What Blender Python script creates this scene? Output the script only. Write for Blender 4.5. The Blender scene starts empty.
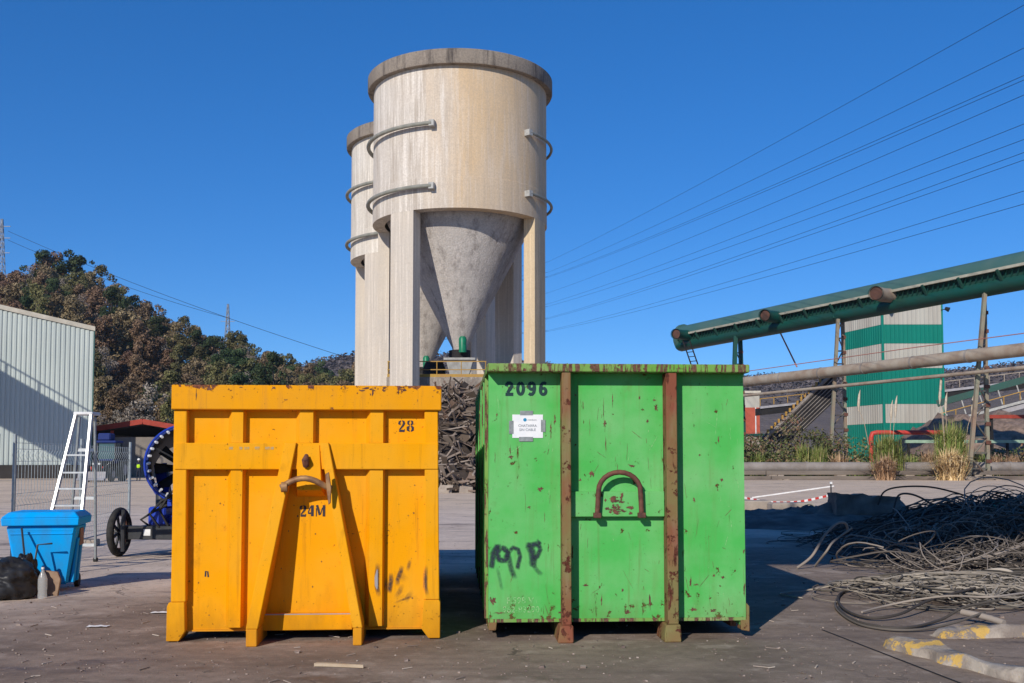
import bpy, math, random
from mathutils import Vector, Matrix, noise as mnoise
random.seed(7)
R = math.radians
scene = bpy.context.scene
C = scene.collection

# ------------------------------------------------------------------ camera
F_PX, CAM_H, PITCH, HORIZON = 1050.0, 1.7, R(3.3), 460.0
PP_Y = HORIZON - F_PX * math.tan(PITCH)
cam_data = bpy.data.cameras.new("camera")
cam = bpy.data.objects.new("camera", cam_data)
C.objects.link(cam)
cam.location = (0, 0, CAM_H)
cam.rotation_euler = (R(90) + PITCH, 0, 0)
cam_data.sensor_width = 36.0
cam_data.lens = F_PX / 1024 * 36.0
cam_data.shift_y = (PP_Y - 341.5) / 1024
cam_data.clip_start = 0.1
cam_data.clip_end = 6000
scene.camera = cam

# ------------------------------------------------------------------ light
SUN_EL, SUN_AZ = R(28.0), R(204.4)      # azimuth clockwise from +Y
sd = Vector((math.sin(SUN_AZ) * math.cos(SUN_EL), math.cos(SUN_AZ) * math.cos(SUN_EL), math.sin(SUN_EL)))
sun_data = bpy.data.lights.new("sun", 'SUN')
sun_data.energy = 3.4
sun_data.angle = R(0.5)
sun_data.color = (1.0, 0.93, 0.82)
sun = bpy.data.objects.new("sun", sun_data)
C.objects.link(sun)
sun.location = (-20, -40, 40)
sun.rotation_euler = (-sd).to_track_quat('-Z', 'Y').to_euler()
world = bpy.data.worlds.new("World")
scene.world = world
world.use_nodes = True
wn = world.node_tree.nodes
wl = world.node_tree.links
sky = wn.new('ShaderNodeTexSky')
sky.sky_type = 'NISHITA'
sky.sun_disc = False
sky.sun_elevation = SUN_EL
sky.sun_rotation = SUN_AZ
sky.altitude = 200
sky.air_density = 0.75
sky.dust_density = 0.05
sky.ozone_density = 5.0
bg = wn['Background']
bg.inputs['Strength'].default_value = 0.13
hsv = wn.new('ShaderNodeHueSaturation')
hsv.inputs['Saturation'].default_value = 1.37
gam = wn.new('ShaderNodeGamma')
gam.inputs['Gamma'].default_value = 0.76
wl.new(sky.outputs[0], gam.inputs['Color'])
wl.new(gam.outputs[0], hsv.inputs['Color'])
tint = wn.new('ShaderNodeMix')
tint.data_type = 'RGBA'
tint.blend_type = 'MULTIPLY'
tint.inputs[0].default_value = 1.0
tint.inputs[7].default_value = (0.74, 0.94, 1.19, 1)
wl.new(hsv.outputs[0], tint.inputs[6])
wl.new(tint.outputs[2], bg.inputs['Color'])
scene.view_settings.view_transform = 'Standard'
scene.view_settings.look = 'None'
scene.view_settings.exposure = 0.33
scene.view_settings.gamma = 1.0


def at(px, py, Y):
    """world point seen at picture position px,py at ground distance Y"""
    u, v = px - 512.0, PP_Y - py
    fw = F_PX * math.cos(PITCH) - v * math.sin(PITCH)
    up = F_PX * math.sin(PITCH) + v * math.cos(PITCH)
    return Vector((Y * u / fw, Y, CAM_H + Y * up / fw))


# ------------------------------------------------------------------ helpers
class MB:
    def __init__(self):
        self.v, self.f, self.col = [], [], None

    def add(self, vs, fs):
        o = len(self.v)
        self.v += [tuple(p) for p in vs]
        self.f += [tuple(i + o for i in f) for f in fs]
        return self

    def box(self, x0, x1, y0, y1, z0, z1):
        return self.hexa([(x0, y0, z0), (x1, y0, z0), (x1, y1, z0), (x0, y1, z0),
                          (x0, y0, z1), (x1, y0, z1), (x1, y1, z1), (x0, y1, z1)])

    def hexa(self, p):
        return self.add(p, [(0, 3, 2, 1), (4, 5, 6, 7), (0, 1, 5, 4), (1, 2, 6, 5), (2, 3, 7, 6), (3, 0, 4, 7)])

    def bar(self, a, b, w, h=None, up=(0, 0, 1)):
        h = h or w
        a, b = Vector(a), Vector(b)
        d = (b - a).normalized()
        s = d.cross(Vector(up))
        if s.length < 1e-4:
            s = d.cross(Vector((1, 0, 0)))
        s.normalize()
        t = s.cross(d).normalized()
        s, t = s * w / 2, t * h / 2
        return self.hexa([a - s - t, a + s - t, b + s - t, b - s - t, a - s + t, a + s + t, b + s + t, b - s + t])

    def tube(self, pts, r, seg=8, cap=True, closed=False):
        pts = [Vector(p) for p in pts]
        n = len(pts)
        rs = r if isinstance(r, (list, tuple)) else [r] * n
        vs, fs = [], []
        prev = None
        for i in range(n):
            if closed:
                d = pts[(i + 1) % n] - pts[i - 1]
            else:
                d = pts[min(i + 1, n - 1)] - pts[max(i - 1, 0)]
            if d.length < 1e-9:
                d = Vector((0, 0, 1))
            d.normalize()
            if prev is None:
                s = d.cross(Vector((0, 0, 1)))
                if s.length < 1e-3:
                    s = d.cross(Vector((1, 0, 0)))
            else:
                s = prev - d * prev.dot(d)
                if s.length < 1e-5:
                    s = d.cross(Vector((0.3, 0.5, 1)))
            s.normalize()
            prev = s
            t = d.cross(s)
            for k in range(seg):
                a = 2 * math.pi * k / seg
                vs.append(pts[i] + (s * math.cos(a) + t * math.sin(a)) * rs[i])
        m = n if closed else n - 1
        for i in range(m):
            j = (i + 1) % n
            for k in range(seg):
                l = (k + 1) % seg
                fs.append((i * seg + k, i * seg + l, j * seg + l, j * seg + k))
        if cap and not closed:
            fs.append(tuple(range(seg))[::-1])
            fs.append(tuple((n - 1) * seg + k for k in range(seg)))
        return self.add(vs, fs)

    def cyl(self, a, b, r, seg=16):
        return self.tube([a, b], r, seg)

    def lathe(self, prof, seg=48, a0=0.0, a1=2 * math.pi, centre=(0, 0)):
        """profile [(r,z)] turned about z"""
        full = abs(a1 - a0 - 2 * math.pi) < 1e-6
        m = seg if full else seg + 1
        vs, fs = [], []
        for (r, z) in prof:
            for k in range(m):
                a = a0 + (a1 - a0) * k / seg
                vs.append((centre[0] + r * math.cos(a), centre[1] + r * math.sin(a), z))
        for i in range(len(prof) - 1):
            for k in range(seg):
                l = (k + 1) % m
                fs.append((i * m + k, i * m + l, (i + 1) * m + l, (i + 1) * m + k))
        return self.add(vs, fs)

    def prism(self, poly, fn, d0, d1):
        """poly 2d list, fn(a,b,d)->point, extruded d0..d1"""
        n = len(poly)
        vs = [fn(a, b, d0) for a, b in poly] + [fn(a, b, d1) for a, b in poly]
        fs = [tuple(range(n))[::-1], tuple(range(n, 2 * n))]
        for i in range(n):
            j = (i + 1) % n
            fs.append((i, j, n + j, n + i))
        return self.add(vs, fs)

    def build(self, name, mat, parent=None, smooth=None, bevel=0.0, fix=True):
        me = bpy.data.meshes.new(name)
        me.from_pydata(self.v, [], self.f)
        if fix:
            import bmesh
            bm = bmesh.new()
            bm.from_mesh(me)
            bmesh.ops.recalc_face_normals(bm, faces=bm.faces)
            if bevel:
                es = [e for e in bm.edges if len(e.link_faces) == 2 and e.calc_face_angle(0) > 0.6]
                bmesh.ops.bevel(bm, geom=es, offset=bevel, segments=1, affect='EDGES', clamp_overlap=True)
            bm.to_mesh(me)
            bm.free()
        if smooth is not None:
            me.polygons.foreach_set('use_smooth', [True] * len(me.polygons))
            me.set_sharp_from_angle(angle=R(smooth))
        if self.col is not None:
            at_ = me.color_attributes.new('tone', 'FLOAT_COLOR', 'CORNER')
            flat = []
            for f, c in zip(self.f, self.col):
                for _ in f:
                    flat += [c, c, c, 1.0] if not isinstance(c, tuple) else list(c)
            at_.data.foreach_set('color', flat)
        if mat:
            me.materials.append(mat)
        o = bpy.data.objects.new(name, me)
        C.objects.link(o)
        if parent:
            o.parent = parent
        return o


def tag(o, label=None, cat=None, group=None, kind=None):
    if label:
        o['label'] = label
    if cat:
        o['category'] = cat
    if group:
        o['group'] = group
    if kind:
        o['kind'] = kind
    return o


def thing(name, label, cat, loc=(0, 0, 0), rz=0.0, group=None):
    o = bpy.data.objects.new(name, None)
    o.empty_display_size = 0.2
    C.objects.link(o)
    o.location = loc
    o.rotation_euler = (0, 0, rz)
    return tag(o, label, cat, group)


def pbox(name, mat, parent, x0, x1, y0, y1, z0, z1, bevel=0.0):
    return MB().box(x0, x1, y0, y1, z0, z1).build(name, mat, parent, bevel=bevel)


def pbar(name, mat, parent, a, b, w, h=None, up=(0, 0, 1)):
    return MB().bar(a, b, w, h, up).build(name, mat, parent)


def ptube(name, mat, parent, pts, r, seg=8):
    return MB().tube(pts, r, seg).build(name, mat, parent, smooth=50)


def twin(o, loc=None, rot=None, parent=None, scale=None):
    c = o.copy()
    C.objects.link(c)
    if loc is not None:
        c.location = loc
    if rot is not None:
        c.rotation_euler = rot
    if scale is not None:
        c.scale = scale
    if parent is not None:
        c.parent = parent
    return c


def twin_tree(o, loc, rz, sc, label=None):
    c = twin(o, loc, (0, 0, rz), None, sc)
    if label:
        c['label'] = label
    for ch in o.children:
        d = ch.copy()
        C.objects.link(d)
        d.parent = c
    return c


# ------------------------------------------------------------------ materials
def nt(name):
    m = bpy.data.materials.new(name)
    m.use_nodes = True
    t = m.node_tree
    return m, t, t.nodes, t.links, t.nodes['Principled BSDF']


def coords(t, stretch=(1, 1, 1), kind='Object'):
    tc = t.nodes.new('ShaderNodeTexCoord')
    mp = t.nodes.new('ShaderNodeMapping')
    mp.inputs['Scale'].default_value = stretch
    t.links.new(tc.outputs[kind], mp.inputs['Vector'])
    return mp.outputs[0]


def noise(t, vec, scale, detail=4.0, rough=0.55):
    n = t.nodes.new('ShaderNodeTexNoise')
    n.inputs['Scale'].default_value = scale
    n.inputs['Detail'].default_value = detail
    n.inputs['Roughness'].default_value = rough
    t.links.new(vec, n.inputs['Vector'])
    return n.outputs['Fac']


def rampf(t, fac, lo, hi, a=0.0, b=1.0):
    n = t.nodes.new('ShaderNodeMapRange')
    n.inputs['From Min'].default_value = lo
    n.inputs['From Max'].default_value = hi
    n.inputs['To Min'].default_value = a
    n.inputs['To Max'].default_value = b
    t.links.new(fac, n.inputs['Value'])
    return n.outputs[0]


def mixc(t, fac, a, b):
    n = t.nodes.new('ShaderNodeMix')
    n.data_type = 'RGBA'
    for i, x in ((6, a), (7, b)):
        if isinstance(x, tuple):
            n.inputs[i].default_value = (*x, 1) if len(x) == 3 else x
        else:
            t.links.new(x, n.inputs[i])
    if isinstance(fac, float):
        n.inputs[0].default_value = fac
    else:
        t.links.new(fac, n.inputs[0])
    return n.outputs[2]


def mth(t, op, a, b=None):
    n = t.nodes.new('ShaderNodeMath')
    n.operation = op
    for i, x in ((0, a), (1, b)):
        if x is None:
            continue
        if isinstance(x, (int, float)):
            n.inputs[i].default_value = x
        else:
            t.links.new(x, n.inputs[i])
    return n.outputs[0]


def bumpit(t, p, h, strength, dist=0.02):
    b = t.nodes.new('ShaderNodeBump')
    b.inputs['Strength'].default_value = strength
    b.inputs['Distance'].default_value = dist
    t.links.new(h, b.inputs['Height'])
    t.links.new(b.outputs[0], p.inputs['Normal'])


def mat(name, c1, c2=None, sc=3.0, stretch=(1, 1, 1), rough=0.8, metal=0.0, bump=0.0, lo=0.35, hi=0.65, spec=0.3):
    m, t, n, l, p = nt(name)
    p.inputs['Roughness'].default_value = rough
    p.inputs['Metallic'].default_value = metal
    p.inputs['Specular IOR Level'].default_value = spec
    c2 = c2 or tuple(x * 0.75 for x in c1)
    v = coords(t, stretch)
    f = noise(t, v, sc, 5)
    l.new(mixc(t, rampf(t, f, lo, hi), c1, c2), p.inputs['Base Color'])
    if bump:
        bumpit(t, p, f, bump)
    return m


def paint(name, base, faded, dirt, rust, rust_lo, streak_lo, low_z=None, top_z=None, rough=0.55, fade_amt=0.7, fine=False, grime=None):
    """painted steel: fading, dirt, rust spots, rust streaks"""
    m, t, n, l, p = nt(name)
    p.inputs['Roughness'].default_value = rough
    p.inputs['Specular IOR Level'].default_value = 0.06
    v = coords(t)
    big = rampf(t, noise(t, v, 1.7, 5), 0.38, 0.68, 0, fade_amt)
    c = mixc(t, big, base, faded)
    vs = coords(t, (1, 1, 0.12))
    st = rampf(t, noise(t, vs, 9, 5, 0.6), 0.55, 0.75, 0, 0.35)
    c = mixc(t, st, c, dirt)
    r1 = noise(t, v, 8.5, 10, 0.70)
    thr = r1
    if low_z is not None or top_z is not None:
        sp = n.new('ShaderNodeSeparateXYZ')
        tc = n.new('ShaderNodeTexCoord')
        l.new(tc.outputs['Object'], sp.inputs[0])
        if low_z is not None:
            thr = mth(t, 'ADD', thr, rampf(t, sp.outputs[2], low_z, 0.0, 0.0, 0.09))
        if top_z is not None:
            thr = mth(t, 'ADD', thr, rampf(t, sp.outputs[2], top_z - 0.12, top_z, 0.0, 0.16))
    f1 = rampf(t, thr, rust_lo, rust_lo + 0.025)
    r2 = noise(t, coords(t, (1, 1, 0.10 if fine else 0.16)), 24 if fine else 13, 7, 0.66)
    f2 = rampf(t, r2, streak_lo, streak_lo + 0.03)
    f = mth(t, 'MAXIMUM', f1, f2)
    f3 = rampf(t, mth(t, 'ADD', noise(t, v, 34, 5, 0.7), mth(t, 'MULTIPLY', noise(t, v, 2.6, 3), 0.25)), 0.79 if grime else 0.9, 0.81 if grime else 0.93, 0, 0.8)
    f = mth(t, 'MAXIMUM', f, f3)
    rc = mixc(t, rampf(t, noise(t, v, 40, 4), 0.35, 0.65), rust, tuple(x * 0.45 for x in rust))
    l.new(mixc(t, f, c, rc), p.inputs['Base Color'])
    l.new(rampf(t, f, 0, 1, rough, 0.85), p.inputs['Roughness'])
    if grime:
        gz_ = n.new('ShaderNodeSeparateXYZ')
        tcg = n.new('ShaderNodeTexCoord')
        l.new(tcg.outputs['Object'], gz_.inputs[0])
        gm = mth(t, 'ADD', gz_.outputs[2], mth(t, 'MULTIPLY', mth(t, 'SUBTRACT', noise(t, coords(t, (1, 1, .35)), 5, 7, .65), .5), 1.1))
        gm = rampf(t, gm, .42, .0, 0, .5)
        drip = rampf(t, noise(t, coords(t, (1, 1, .05)), 15, 6, .7), .57, .70, 0, .45)
        c2_ = mixc(t, mth(t, 'MAXIMUM', gm, drip), mixc(t, f, c, rc), grime)
        sm = rampf(t, noise(t, v, 3.6, 9, .72), .60, .70, 0, .35)
        c2_ = mixc(t, sm, c2_, grime)
        l.new(c2_, p.inputs['Base Color'])
    bumpit(t, p, mth(t, 'ADD', mth(t, 'MULTIPLY', f, -0.5), mth(t, 'MULTIPLY', noise(t, v, 1.6, 2.5), 1.6)), 0.45, 0.03)
    return m


def leafmat(name, cols):
    """leaf colours picked by a per-leaf tone"""
    m, t, n, l, p = nt(name)
    p.inputs['Roughness'].default_value = 0.7
    p.inputs['Specular IOR Level'].default_value = 0.2
    a = n.new('ShaderNodeAttribute')
    a.attribute_name = 'tone'
    cr = n.new('ShaderNodeValToRGB')
    e = cr.color_ramp.elements
    e[0].position, e[0].color = 0.0, (*cols[0], 1)
    e[1].position, e[1].color = 1.0, (*cols[-1], 1)
    for i, c in enumerate(cols[1:-1]):
        k = e.new((i + 1) / (len(cols) - 1))
        k.color = (*c, 1)
    l.new(a.outputs['Fac'], cr.inputs[0])
    oi = n.new('ShaderNodeObjectInfo')
    hs = n.new('ShaderNodeHueSaturation')
    l.new(rampf(t, oi.outputs['Random'], 0, 1, 0.75, 1.3), hs.inputs['Value'])
    l.new(rampf(t, oi.outputs['Random'], 0, 1, 0.485, 0.515), hs.inputs['Hue'])
    l.new(cr.outputs[0], hs.inputs['Color'])
    l.new(hs.outputs[0], p.inputs['Base Color'])
    return m


M = {}
M['yellow'] = paint('yellow_paint', (0.80, 0.335, 0.002), (0.77, 0.37, 0.025), (0.5, 0.22, 0.02), (0.12, 0.05, 0.03), 0.70, 0.74, 0.25, grime=(0.33, 0.135, 0.012))
M['yellow_top'] = paint('yellow_paint_worn', (0.78, 0.32, 0.003), (0.70, 0.31, 0.02), (0.42, 0.18, 0.05), (0.24, 0.085, 0.05), 0.66, 0.69, None, 2.43, grime=(0.40, 0.17, 0.03))
M['green'] = paint('green_paint', (0.075, 0.43, 0.09), (0.21, 0.50, 0.20), (0.14, 0.26, 0.07), (0.13, 0.055, 0.025), 0.625, 0.65, 0.6, grime=(0.13, 0.19, 0.055))
M['green_rim'] = paint('green_rim_worn', (0.14, 0.33, 0.06), (0.30, 0.34, 0.16), (0.20, 0.13, 0.08), (0.19, 0.10, 0.07), 0.60, 0.50, rough=0.8, fine=True)
M['rustbeam'] = paint('rusted_beam_paint', (0.22, 0.075, 0.045), (0.18, 0.24, 0.085), (0.34, 0.27, 0.19), (0.13, 0.045, 0.03), 0.56, 0.60, rough=0.8)
M['rust_shade'] = mat('rusty_shaded_bore', (0.11, 0.05, 0.036), (0.05, 0.028, 0.022), 1.2, rough=0.85)  # rust, darkened to paint in the shade inside the open ducts
M['rust'] = mat('rusty_steel', (0.17, 0.07, 0.045), (0.08, 0.035, 0.028), 14, rough=0.75, bump=0.3)
M['rust_light'] = mat('worn_hook_steel', (0.38, 0.22, 0.10), (0.20, 0.10, 0.06), 12, rough=0.6, metal=0.3)
M['black_steel'] = mat('black_steel', (0.02, 0.02, 0.022), (0.035, 0.033, 0.03), 6, rough=0.6)
M['stencil'] = mat('stencil_ink', (0.02, 0.022, 0.05), (0.05, 0.035, 0.03), 25, rough=0.7)
M['ink'] = mat('dark_green_ink', (0.006, 0.03, 0.035), (0.01, 0.05, 0.045), 18, rough=0.6)
M['white_ink'] = mat('worn_white_ink', (0.32, 0.52, 0.24), (0.12, 0.43, 0.12), 40, rough=0.7, lo=0.4, hi=0.55)
M['paper'] = mat('white_paper', (0.82, 0.82, 0.82), (0.72, 0.74, 0.78), 8, rough=0.6)
M['tape_grey'] = mat('grey_tape', (0.30, 0.33, 0.33), (0.2, 0.22, 0.23), 20, rough=0.4)
M['logo_blue'] = mat('logo_blue', (0.03, 0.30, 0.55), None, 5)
M['text_grey'] = mat('print_grey', (0.30, 0.33, 0.38), None, 5)
M['redwhite'] = mat('red_reflector', (0.55, 0.03, 0.03), None, 5, rough=0.3)
M['sticker'] = mat('worn_sticker', (0.42, 0.30, 0.16), (0.55, 0.30, 0.05), 60, lo=.45, hi=.55)
M['alu'] = mat('aluminium', (0.58, 0.60, 0.60), (0.46, 0.48, 0.49), 8, rough=0.35, metal=0.2)
M['galv'] = mat('galvanised_steel', (0.36, 0.40, 0.41), (0.27, 0.30, 0.31), 12, rough=0.5, metal=0.3)
M['rubber'] = mat('black_rubber', (0.018, 0.018, 0.018), (0.04, 0.037, 0.034), 12, rough=0.8)
M['bluebin'] = mat('blue_plastic', (0.0, 0.36, 0.88), (0.03, 0.27, 0.62), 5, (1, 1, .4), rough=0.5, bump=0.08, spec=0.15, lo=.45, hi=.75)
M['blue'] = mat('blue_machine_paint', (0.02, 0.06, 0.46), (0.015, 0.04, 0.32), 5, rough=0.35)
M['darkpanel'] = mat('dark_machine_panel', (0.025, 0.027, 0.03), (0.04, 0.04, 0.042), 8, rough=0.5)
M['bag'] = mat('black_bin_bag', (0.012, 0.012, 0.014), (0.03, 0.03, 0.032), 7, (1, 1, .5), rough=0.42, spec=0.3, bump=0.5)
M['card'] = mat('brown_cardboard', (0.30, 0.20, 0.13), (0.20, 0.13, 0.09), 8)
M['white'] = mat('white_paint', (0.75, 0.75, 0.74), (0.6, 0.6, 0.6), 6, rough=0.5)
M['glass'] = mat('tinted_glass', (0.03, 0.07, 0.08), (0.05, 0.10, 0.11), 2, rough=0.08, spec=0.8)
M['hivis'] = mat('hi_vis_cloth', (0.45, 0.75, 0.02), (0.4, 0.65, 0.02), 8)
M['skin'] = mat('skin', (0.45, 0.27, 0.19), None, 8)
M['darkcloth'] = mat('dark_cloth', (0.02, 0.025, 0.045), None, 8)
M['hatwhite'] = mat('white_helmet', (0.75, 0.75, 0.73), None, 8, rough=0.4)
M['cladding'] = mat('pale_cladding', (0.50, 0.55, 0.52), (0.43, 0.48, 0.46), 0.35, (1, 1, 0.3), rough=0.55)
M['coping'] = mat('cream_coping', (0.60, 0.55, 0.45), None, 1.0, rough=0.6)
M['dark_base'] = mat('dark_base_tone', (0.045, 0.04, 0.038), None, 1.0)
M['redtrim'] = mat('red_trim', (0.36, 0.055, 0.035), None, 2.0)
M['brick_cream'] = mat('cream_render', (0.22, 0.19, 0.165), (0.16, 0.14, 0.12), 0.8)
M['red_wall'] = mat('red_brick_wall', (0.46, 0.10, 0.055), (0.38, 0.08, 0.05), 1.2)
M['teal'] = mat('teal_paint_with_shade', (0.006, 0.068, 0.054), (0.014, 0.058, 0.045), 0.5, rough=0.5)  # teal paint, darkened so the lower duct's shade is in the colour
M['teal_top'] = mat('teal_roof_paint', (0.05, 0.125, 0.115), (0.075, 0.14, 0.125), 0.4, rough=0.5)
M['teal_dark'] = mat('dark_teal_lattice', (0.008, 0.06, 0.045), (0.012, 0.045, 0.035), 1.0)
M['cream_strip'] = mat('cream_ledge', (0.42, 0.40, 0.32), (0.30, 0.28, 0.22), 1.0)
M['tower_green'] = mat('green_cladding', (0.0, 0.19, 0.135), (0.0, 0.16, 0.115), 0.3, (1, 1, 0.2), rough=0.5)
M['tower_grey'] = mat('grey_cladding', (0.46, 0.44, 0.38), (0.37, 0.34, 0.29), 0.5, (1, 1, 0.12), rough=0.6)
M['weathered'] = mat('weathered_beam', (0.21, 0.175, 0.145), (0.12, 0.095, 0.08), 0.9, (0.3, 1, 1), rough=0.9)
M['pipe'] = mat('beige_lagged_pipe', (0.36, 0.31, 0.25), (0.27, 0.20, 0.15), 0.8, rough=0.8, bump=0.2)
M['pipe_grey'] = mat('grey_ground_pipe', (0.28, 0.25, 0.23), (0.20, 0.17, 0.15), 0.8, rough=0.8)
M['trestle'] = mat('weathered_trestle_paint', (0.22, 0.24, 0.18), (0.26, 0.17, 0.12), 0.9, (1, 1, 0.5), rough=0.8)
M['pinkpipe'] = mat('faded_red_pipe_paint', (0.40, 0.17, 0.14), (0.33, 0.15, 0.12), 1.5, rough=0.6)
M['redpipe'] = mat('red_pipe_paint', (0.60, 0.05, 0.03), (0.45, 0.06, 0.05), 1.5, rough=0.5)
M['railyellow'] = mat('yellow_rail_paint', (0.42, 0.25, 0.04), (0.36, 0.20, 0.06), 2.0, rough=0.6)
M['greymetal'] = mat('grey_belt_steel', (0.35, 0.34, 0.36), (0.28, 0.26, 0.26), 1.0, rough=0.7)
M['darkmetal_shade'] = mat('dark_steel_belt_shade', (0.012, 0.011, 0.012), (0.022, 0.02, 0.02), 1.0, rough=0.8)  # dark steel; on the steep conveyor's side it paints in the underside shade
M['motor'] = mat('green_motor_paint', (0.01, 0.20, 0.10), None, 3.0, rough=0.4)
M['hopper'] = mat('pale_hopper_steel', (0.42, 0.42, 0.40), (0.3, 0.29, 0.27), 3.0, rough=0.6)
M['wire'] = mat('power_cable', (0.012, 0.018, 0.035), None, 1.0, rough=0.7)
M['pylon'] = mat('pylon_steel', (0.30, 0.34, 0.40), None, 1.0, rough=0.6)
M['cable_grey'] = leafmat('dusty_cable_sheath', [(0.045, 0.039, 0.035), (0.15, 0.128, 0.112), (0.34, 0.29, 0.25)])
M['cable_black'] = leafmat('black_cable_with_shade', [(0.02, 0.018, 0.017), (0.06, 0.053, 0.048), (0.16, 0.14, 0.125)])  # black sheaths, darkened further for the shaded top of the heap
M['cable_teal'] = leafmat('teal_cable_sheath', [(0.01, 0.14, 0.10), (0.02, 0.20, 0.15), (0.05, 0.10, 0.08)])
M['scrap'] = leafmat('rusty_scrap', [(0.05, 0.035, 0.028), (0.12, 0.085, 0.068), (0.24, 0.19, 0.165), (0.10, 0.05, 0.035)])
M['scrap_core'] = mat('scrap_soil', (0.06, 0.045, 0.037), (0.03, 0.023, 0.02), 2.0)
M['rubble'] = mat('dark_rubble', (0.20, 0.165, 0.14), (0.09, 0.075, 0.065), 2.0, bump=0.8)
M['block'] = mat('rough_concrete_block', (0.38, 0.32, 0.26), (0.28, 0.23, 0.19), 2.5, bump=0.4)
M['tape_white'] = mat('white_tape', (0.8, 0.78, 0.76), None, 4)
M['tape_red'] = mat('red_tape', (0.55, 0.05, 0.04), None, 4)
M['wood'] = mat('pale_wood', (0.50, 0.40, 0.29), (0.40, 0.30, 0.2), 6)
M['trunk'] = mat('bark', (0.10, 0.085, 0.07), (0.06, 0.05, 0.04), 4)
M['pebble'] = leafmat('pale_pebbles', [(0.12, 0.09, 0.075), (0.26, 0.20, 0.17), (0.48, 0.40, 0.34)])
M['joint'] = mat('tar_joint', (0.02, 0.018, 0.017), None, 5)
M['lf_brown'] = leafmat('autumn_brown_leaves', [(0.10, 0.072, 0.040), (0.20, 0.145, 0.080), (0.29, 0.215, 0.125)])
M['lf_rust'] = leafmat('russet_leaves', [(0.10, 0.058, 0.036), (0.19, 0.115, 0.070), (0.26, 0.17, 0.11)])
M['lf_green'] = leafmat('dark_evergreen_leaves', [(0.018, 0.036, 0.014), (0.045, 0.072, 0.028), (0.075, 0.10, 0.04)])
M['lf_olive'] = leafmat('olive_leaves', [(0.06, 0.06, 0.024), (0.125, 0.115, 0.046), (0.18, 0.155, 0.068)])
M['lf_gold'] = leafmat('golden_leaves', [(0.15, 0.11, 0.035), (0.25, 0.18, 0.055), (0.30, 0.21, 0.08)])
M['lf_grey'] = leafmat('bare_twigs', [(0.14, 0.115, 0.092), (0.23, 0.19, 0.155), (0.33, 0.28, 0.235)])
M['lf_shrub'] = leafmat('weedy_shrub_leaves', [(0.05, 0.075, 0.022), (0.11, 0.13, 0.045), (0.20, 0.155, 0.085), (0.24, 0.12, 0.08)])
M['lf_grass'] = leafmat('tall_grass_blades', [(0.10, 0.16, 0.035), (0.20, 0.25, 0.06), (0.40, 0.34, 0.15)])
M['lf_straw'] = leafmat('dry_straw_blades', [(0.36, 0.23, 0.12), (0.52, 0.35, 0.19), (0.62, 0.46, 0.29)])
M['plume'] = mat('pale_grass_plume', (0.55, 0.48, 0.38), (0.42, 0.35, 0.26), 5)
M['bank'] = mat('earth_bank', (0.30, 0.21, 0.16), (0.14, 0.10, 0.075), 1.6, bump=0.4)


def concrete(name, a, b, stain, streak=0.7, warm=None, z_scale=0.05, bumpv=0.25, tan=None):
    m, t, n, l, p = nt(name)
    p.inputs['Roughness'].default_value = 0.88
    p.inputs['Specular IOR Level'].default_value = 0.2
    v = coords(t)
    c = mixc(t, rampf(t, noise(t, v, 0.28, 5), 0.38, 0.64), a, b)
    if warm:
        c = mixc(t, rampf(t, noise(t, coords(t, (1, 1, 0.3)), 0.33, 4), 0.47, 0.62, 0, 0.75), c, warm)
    sv = coords(t, (1, 1, z_scale))
    s1 = rampf(t, noise(t, sv, 1.3, 8, 0.72), 0.5, 0.66, 0, streak)
    side = None
    if tan:
        sx = n.new('ShaderNodeSeparateXYZ')
        l.new(v, sx.inputs[0])
        side = mth(t, 'ADD', sx.outputs[0], mth(t, 'MULTIPLY', mth(t, 'SUBTRACT', noise(t, coords(t, (1, 1, .15)), .8, 5), .5), 5.0))
        side = rampf(t, side, -2.2, .6)
        c = mixc(t, mth(t, 'MULTIPLY', side, rampf(t, noise(t, coords(t, (1, 1, .35)), .45, 6, .6), .35, .6, .65, 1.0)), c, tan)
        s1 = mth(t, 'MULTIPLY', s1, rampf(t, side, 0, 1, 1.0, .45))
        # rain stains running down from the rim and darker weathering low on the wall
        low = rampf(t, mth(t, 'ADD', sx.outputs[2], mth(t, 'MULTIPLY', noise(t, sv, 3.0, 6, .7), 9.0)), 25.5, 22.5, 0, .35)
        c = mixc(t, low, c, (.42, .36, .29))
        top = rampf(t, mth(t, 'ADD', sx.outputs[2], mth(t, 'MULTIPLY', noise(t, sv, 2.2, 6, .7), 7.0)), 30.5, 33.5, 0, .5)
        c = mixc(t, top, c, (.46, .34, .24))
    c = mixc(t, s1, c, stain)
    s2 = rampf(t, noise(t, sv, 4.2, 7, 0.7), 0.5, 0.6, 0, 0.8)
    if side is not None:
        s2 = mth(t, 'MULTIPLY', s2, rampf(t, side, 0, 1, 1.0, .25))
    c = mixc(t, s2, c, tuple(min(1, x * 1.32) for x in a))
    # faint board marks
    w = n.new('ShaderNodeTexWave')
    w.wave_type = 'BANDS'
    w.bands_direction = 'Z'
    w.inputs['Scale'].default_value = 0.25
    w.inputs['Distortion'].default_value = 0.6
    l.new(v, w.inputs['Vector'])
    c = mixc(t, rampf(t, w.outputs['Fac'], 0.95, 1.0, 0, 0.06), c, tuple(x * 0.6 for x in a))
    fine = noise(t, v, 9, 6, 0.7)
    c = mixc(t, rampf(t, fine, 0.42, 0.66, 0.0, 0.4), c, stain)
    l.new(c, p.inputs['Base Color'])
    bumpit(t, p, fine, bumpv, 0.05)
    return m


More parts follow.
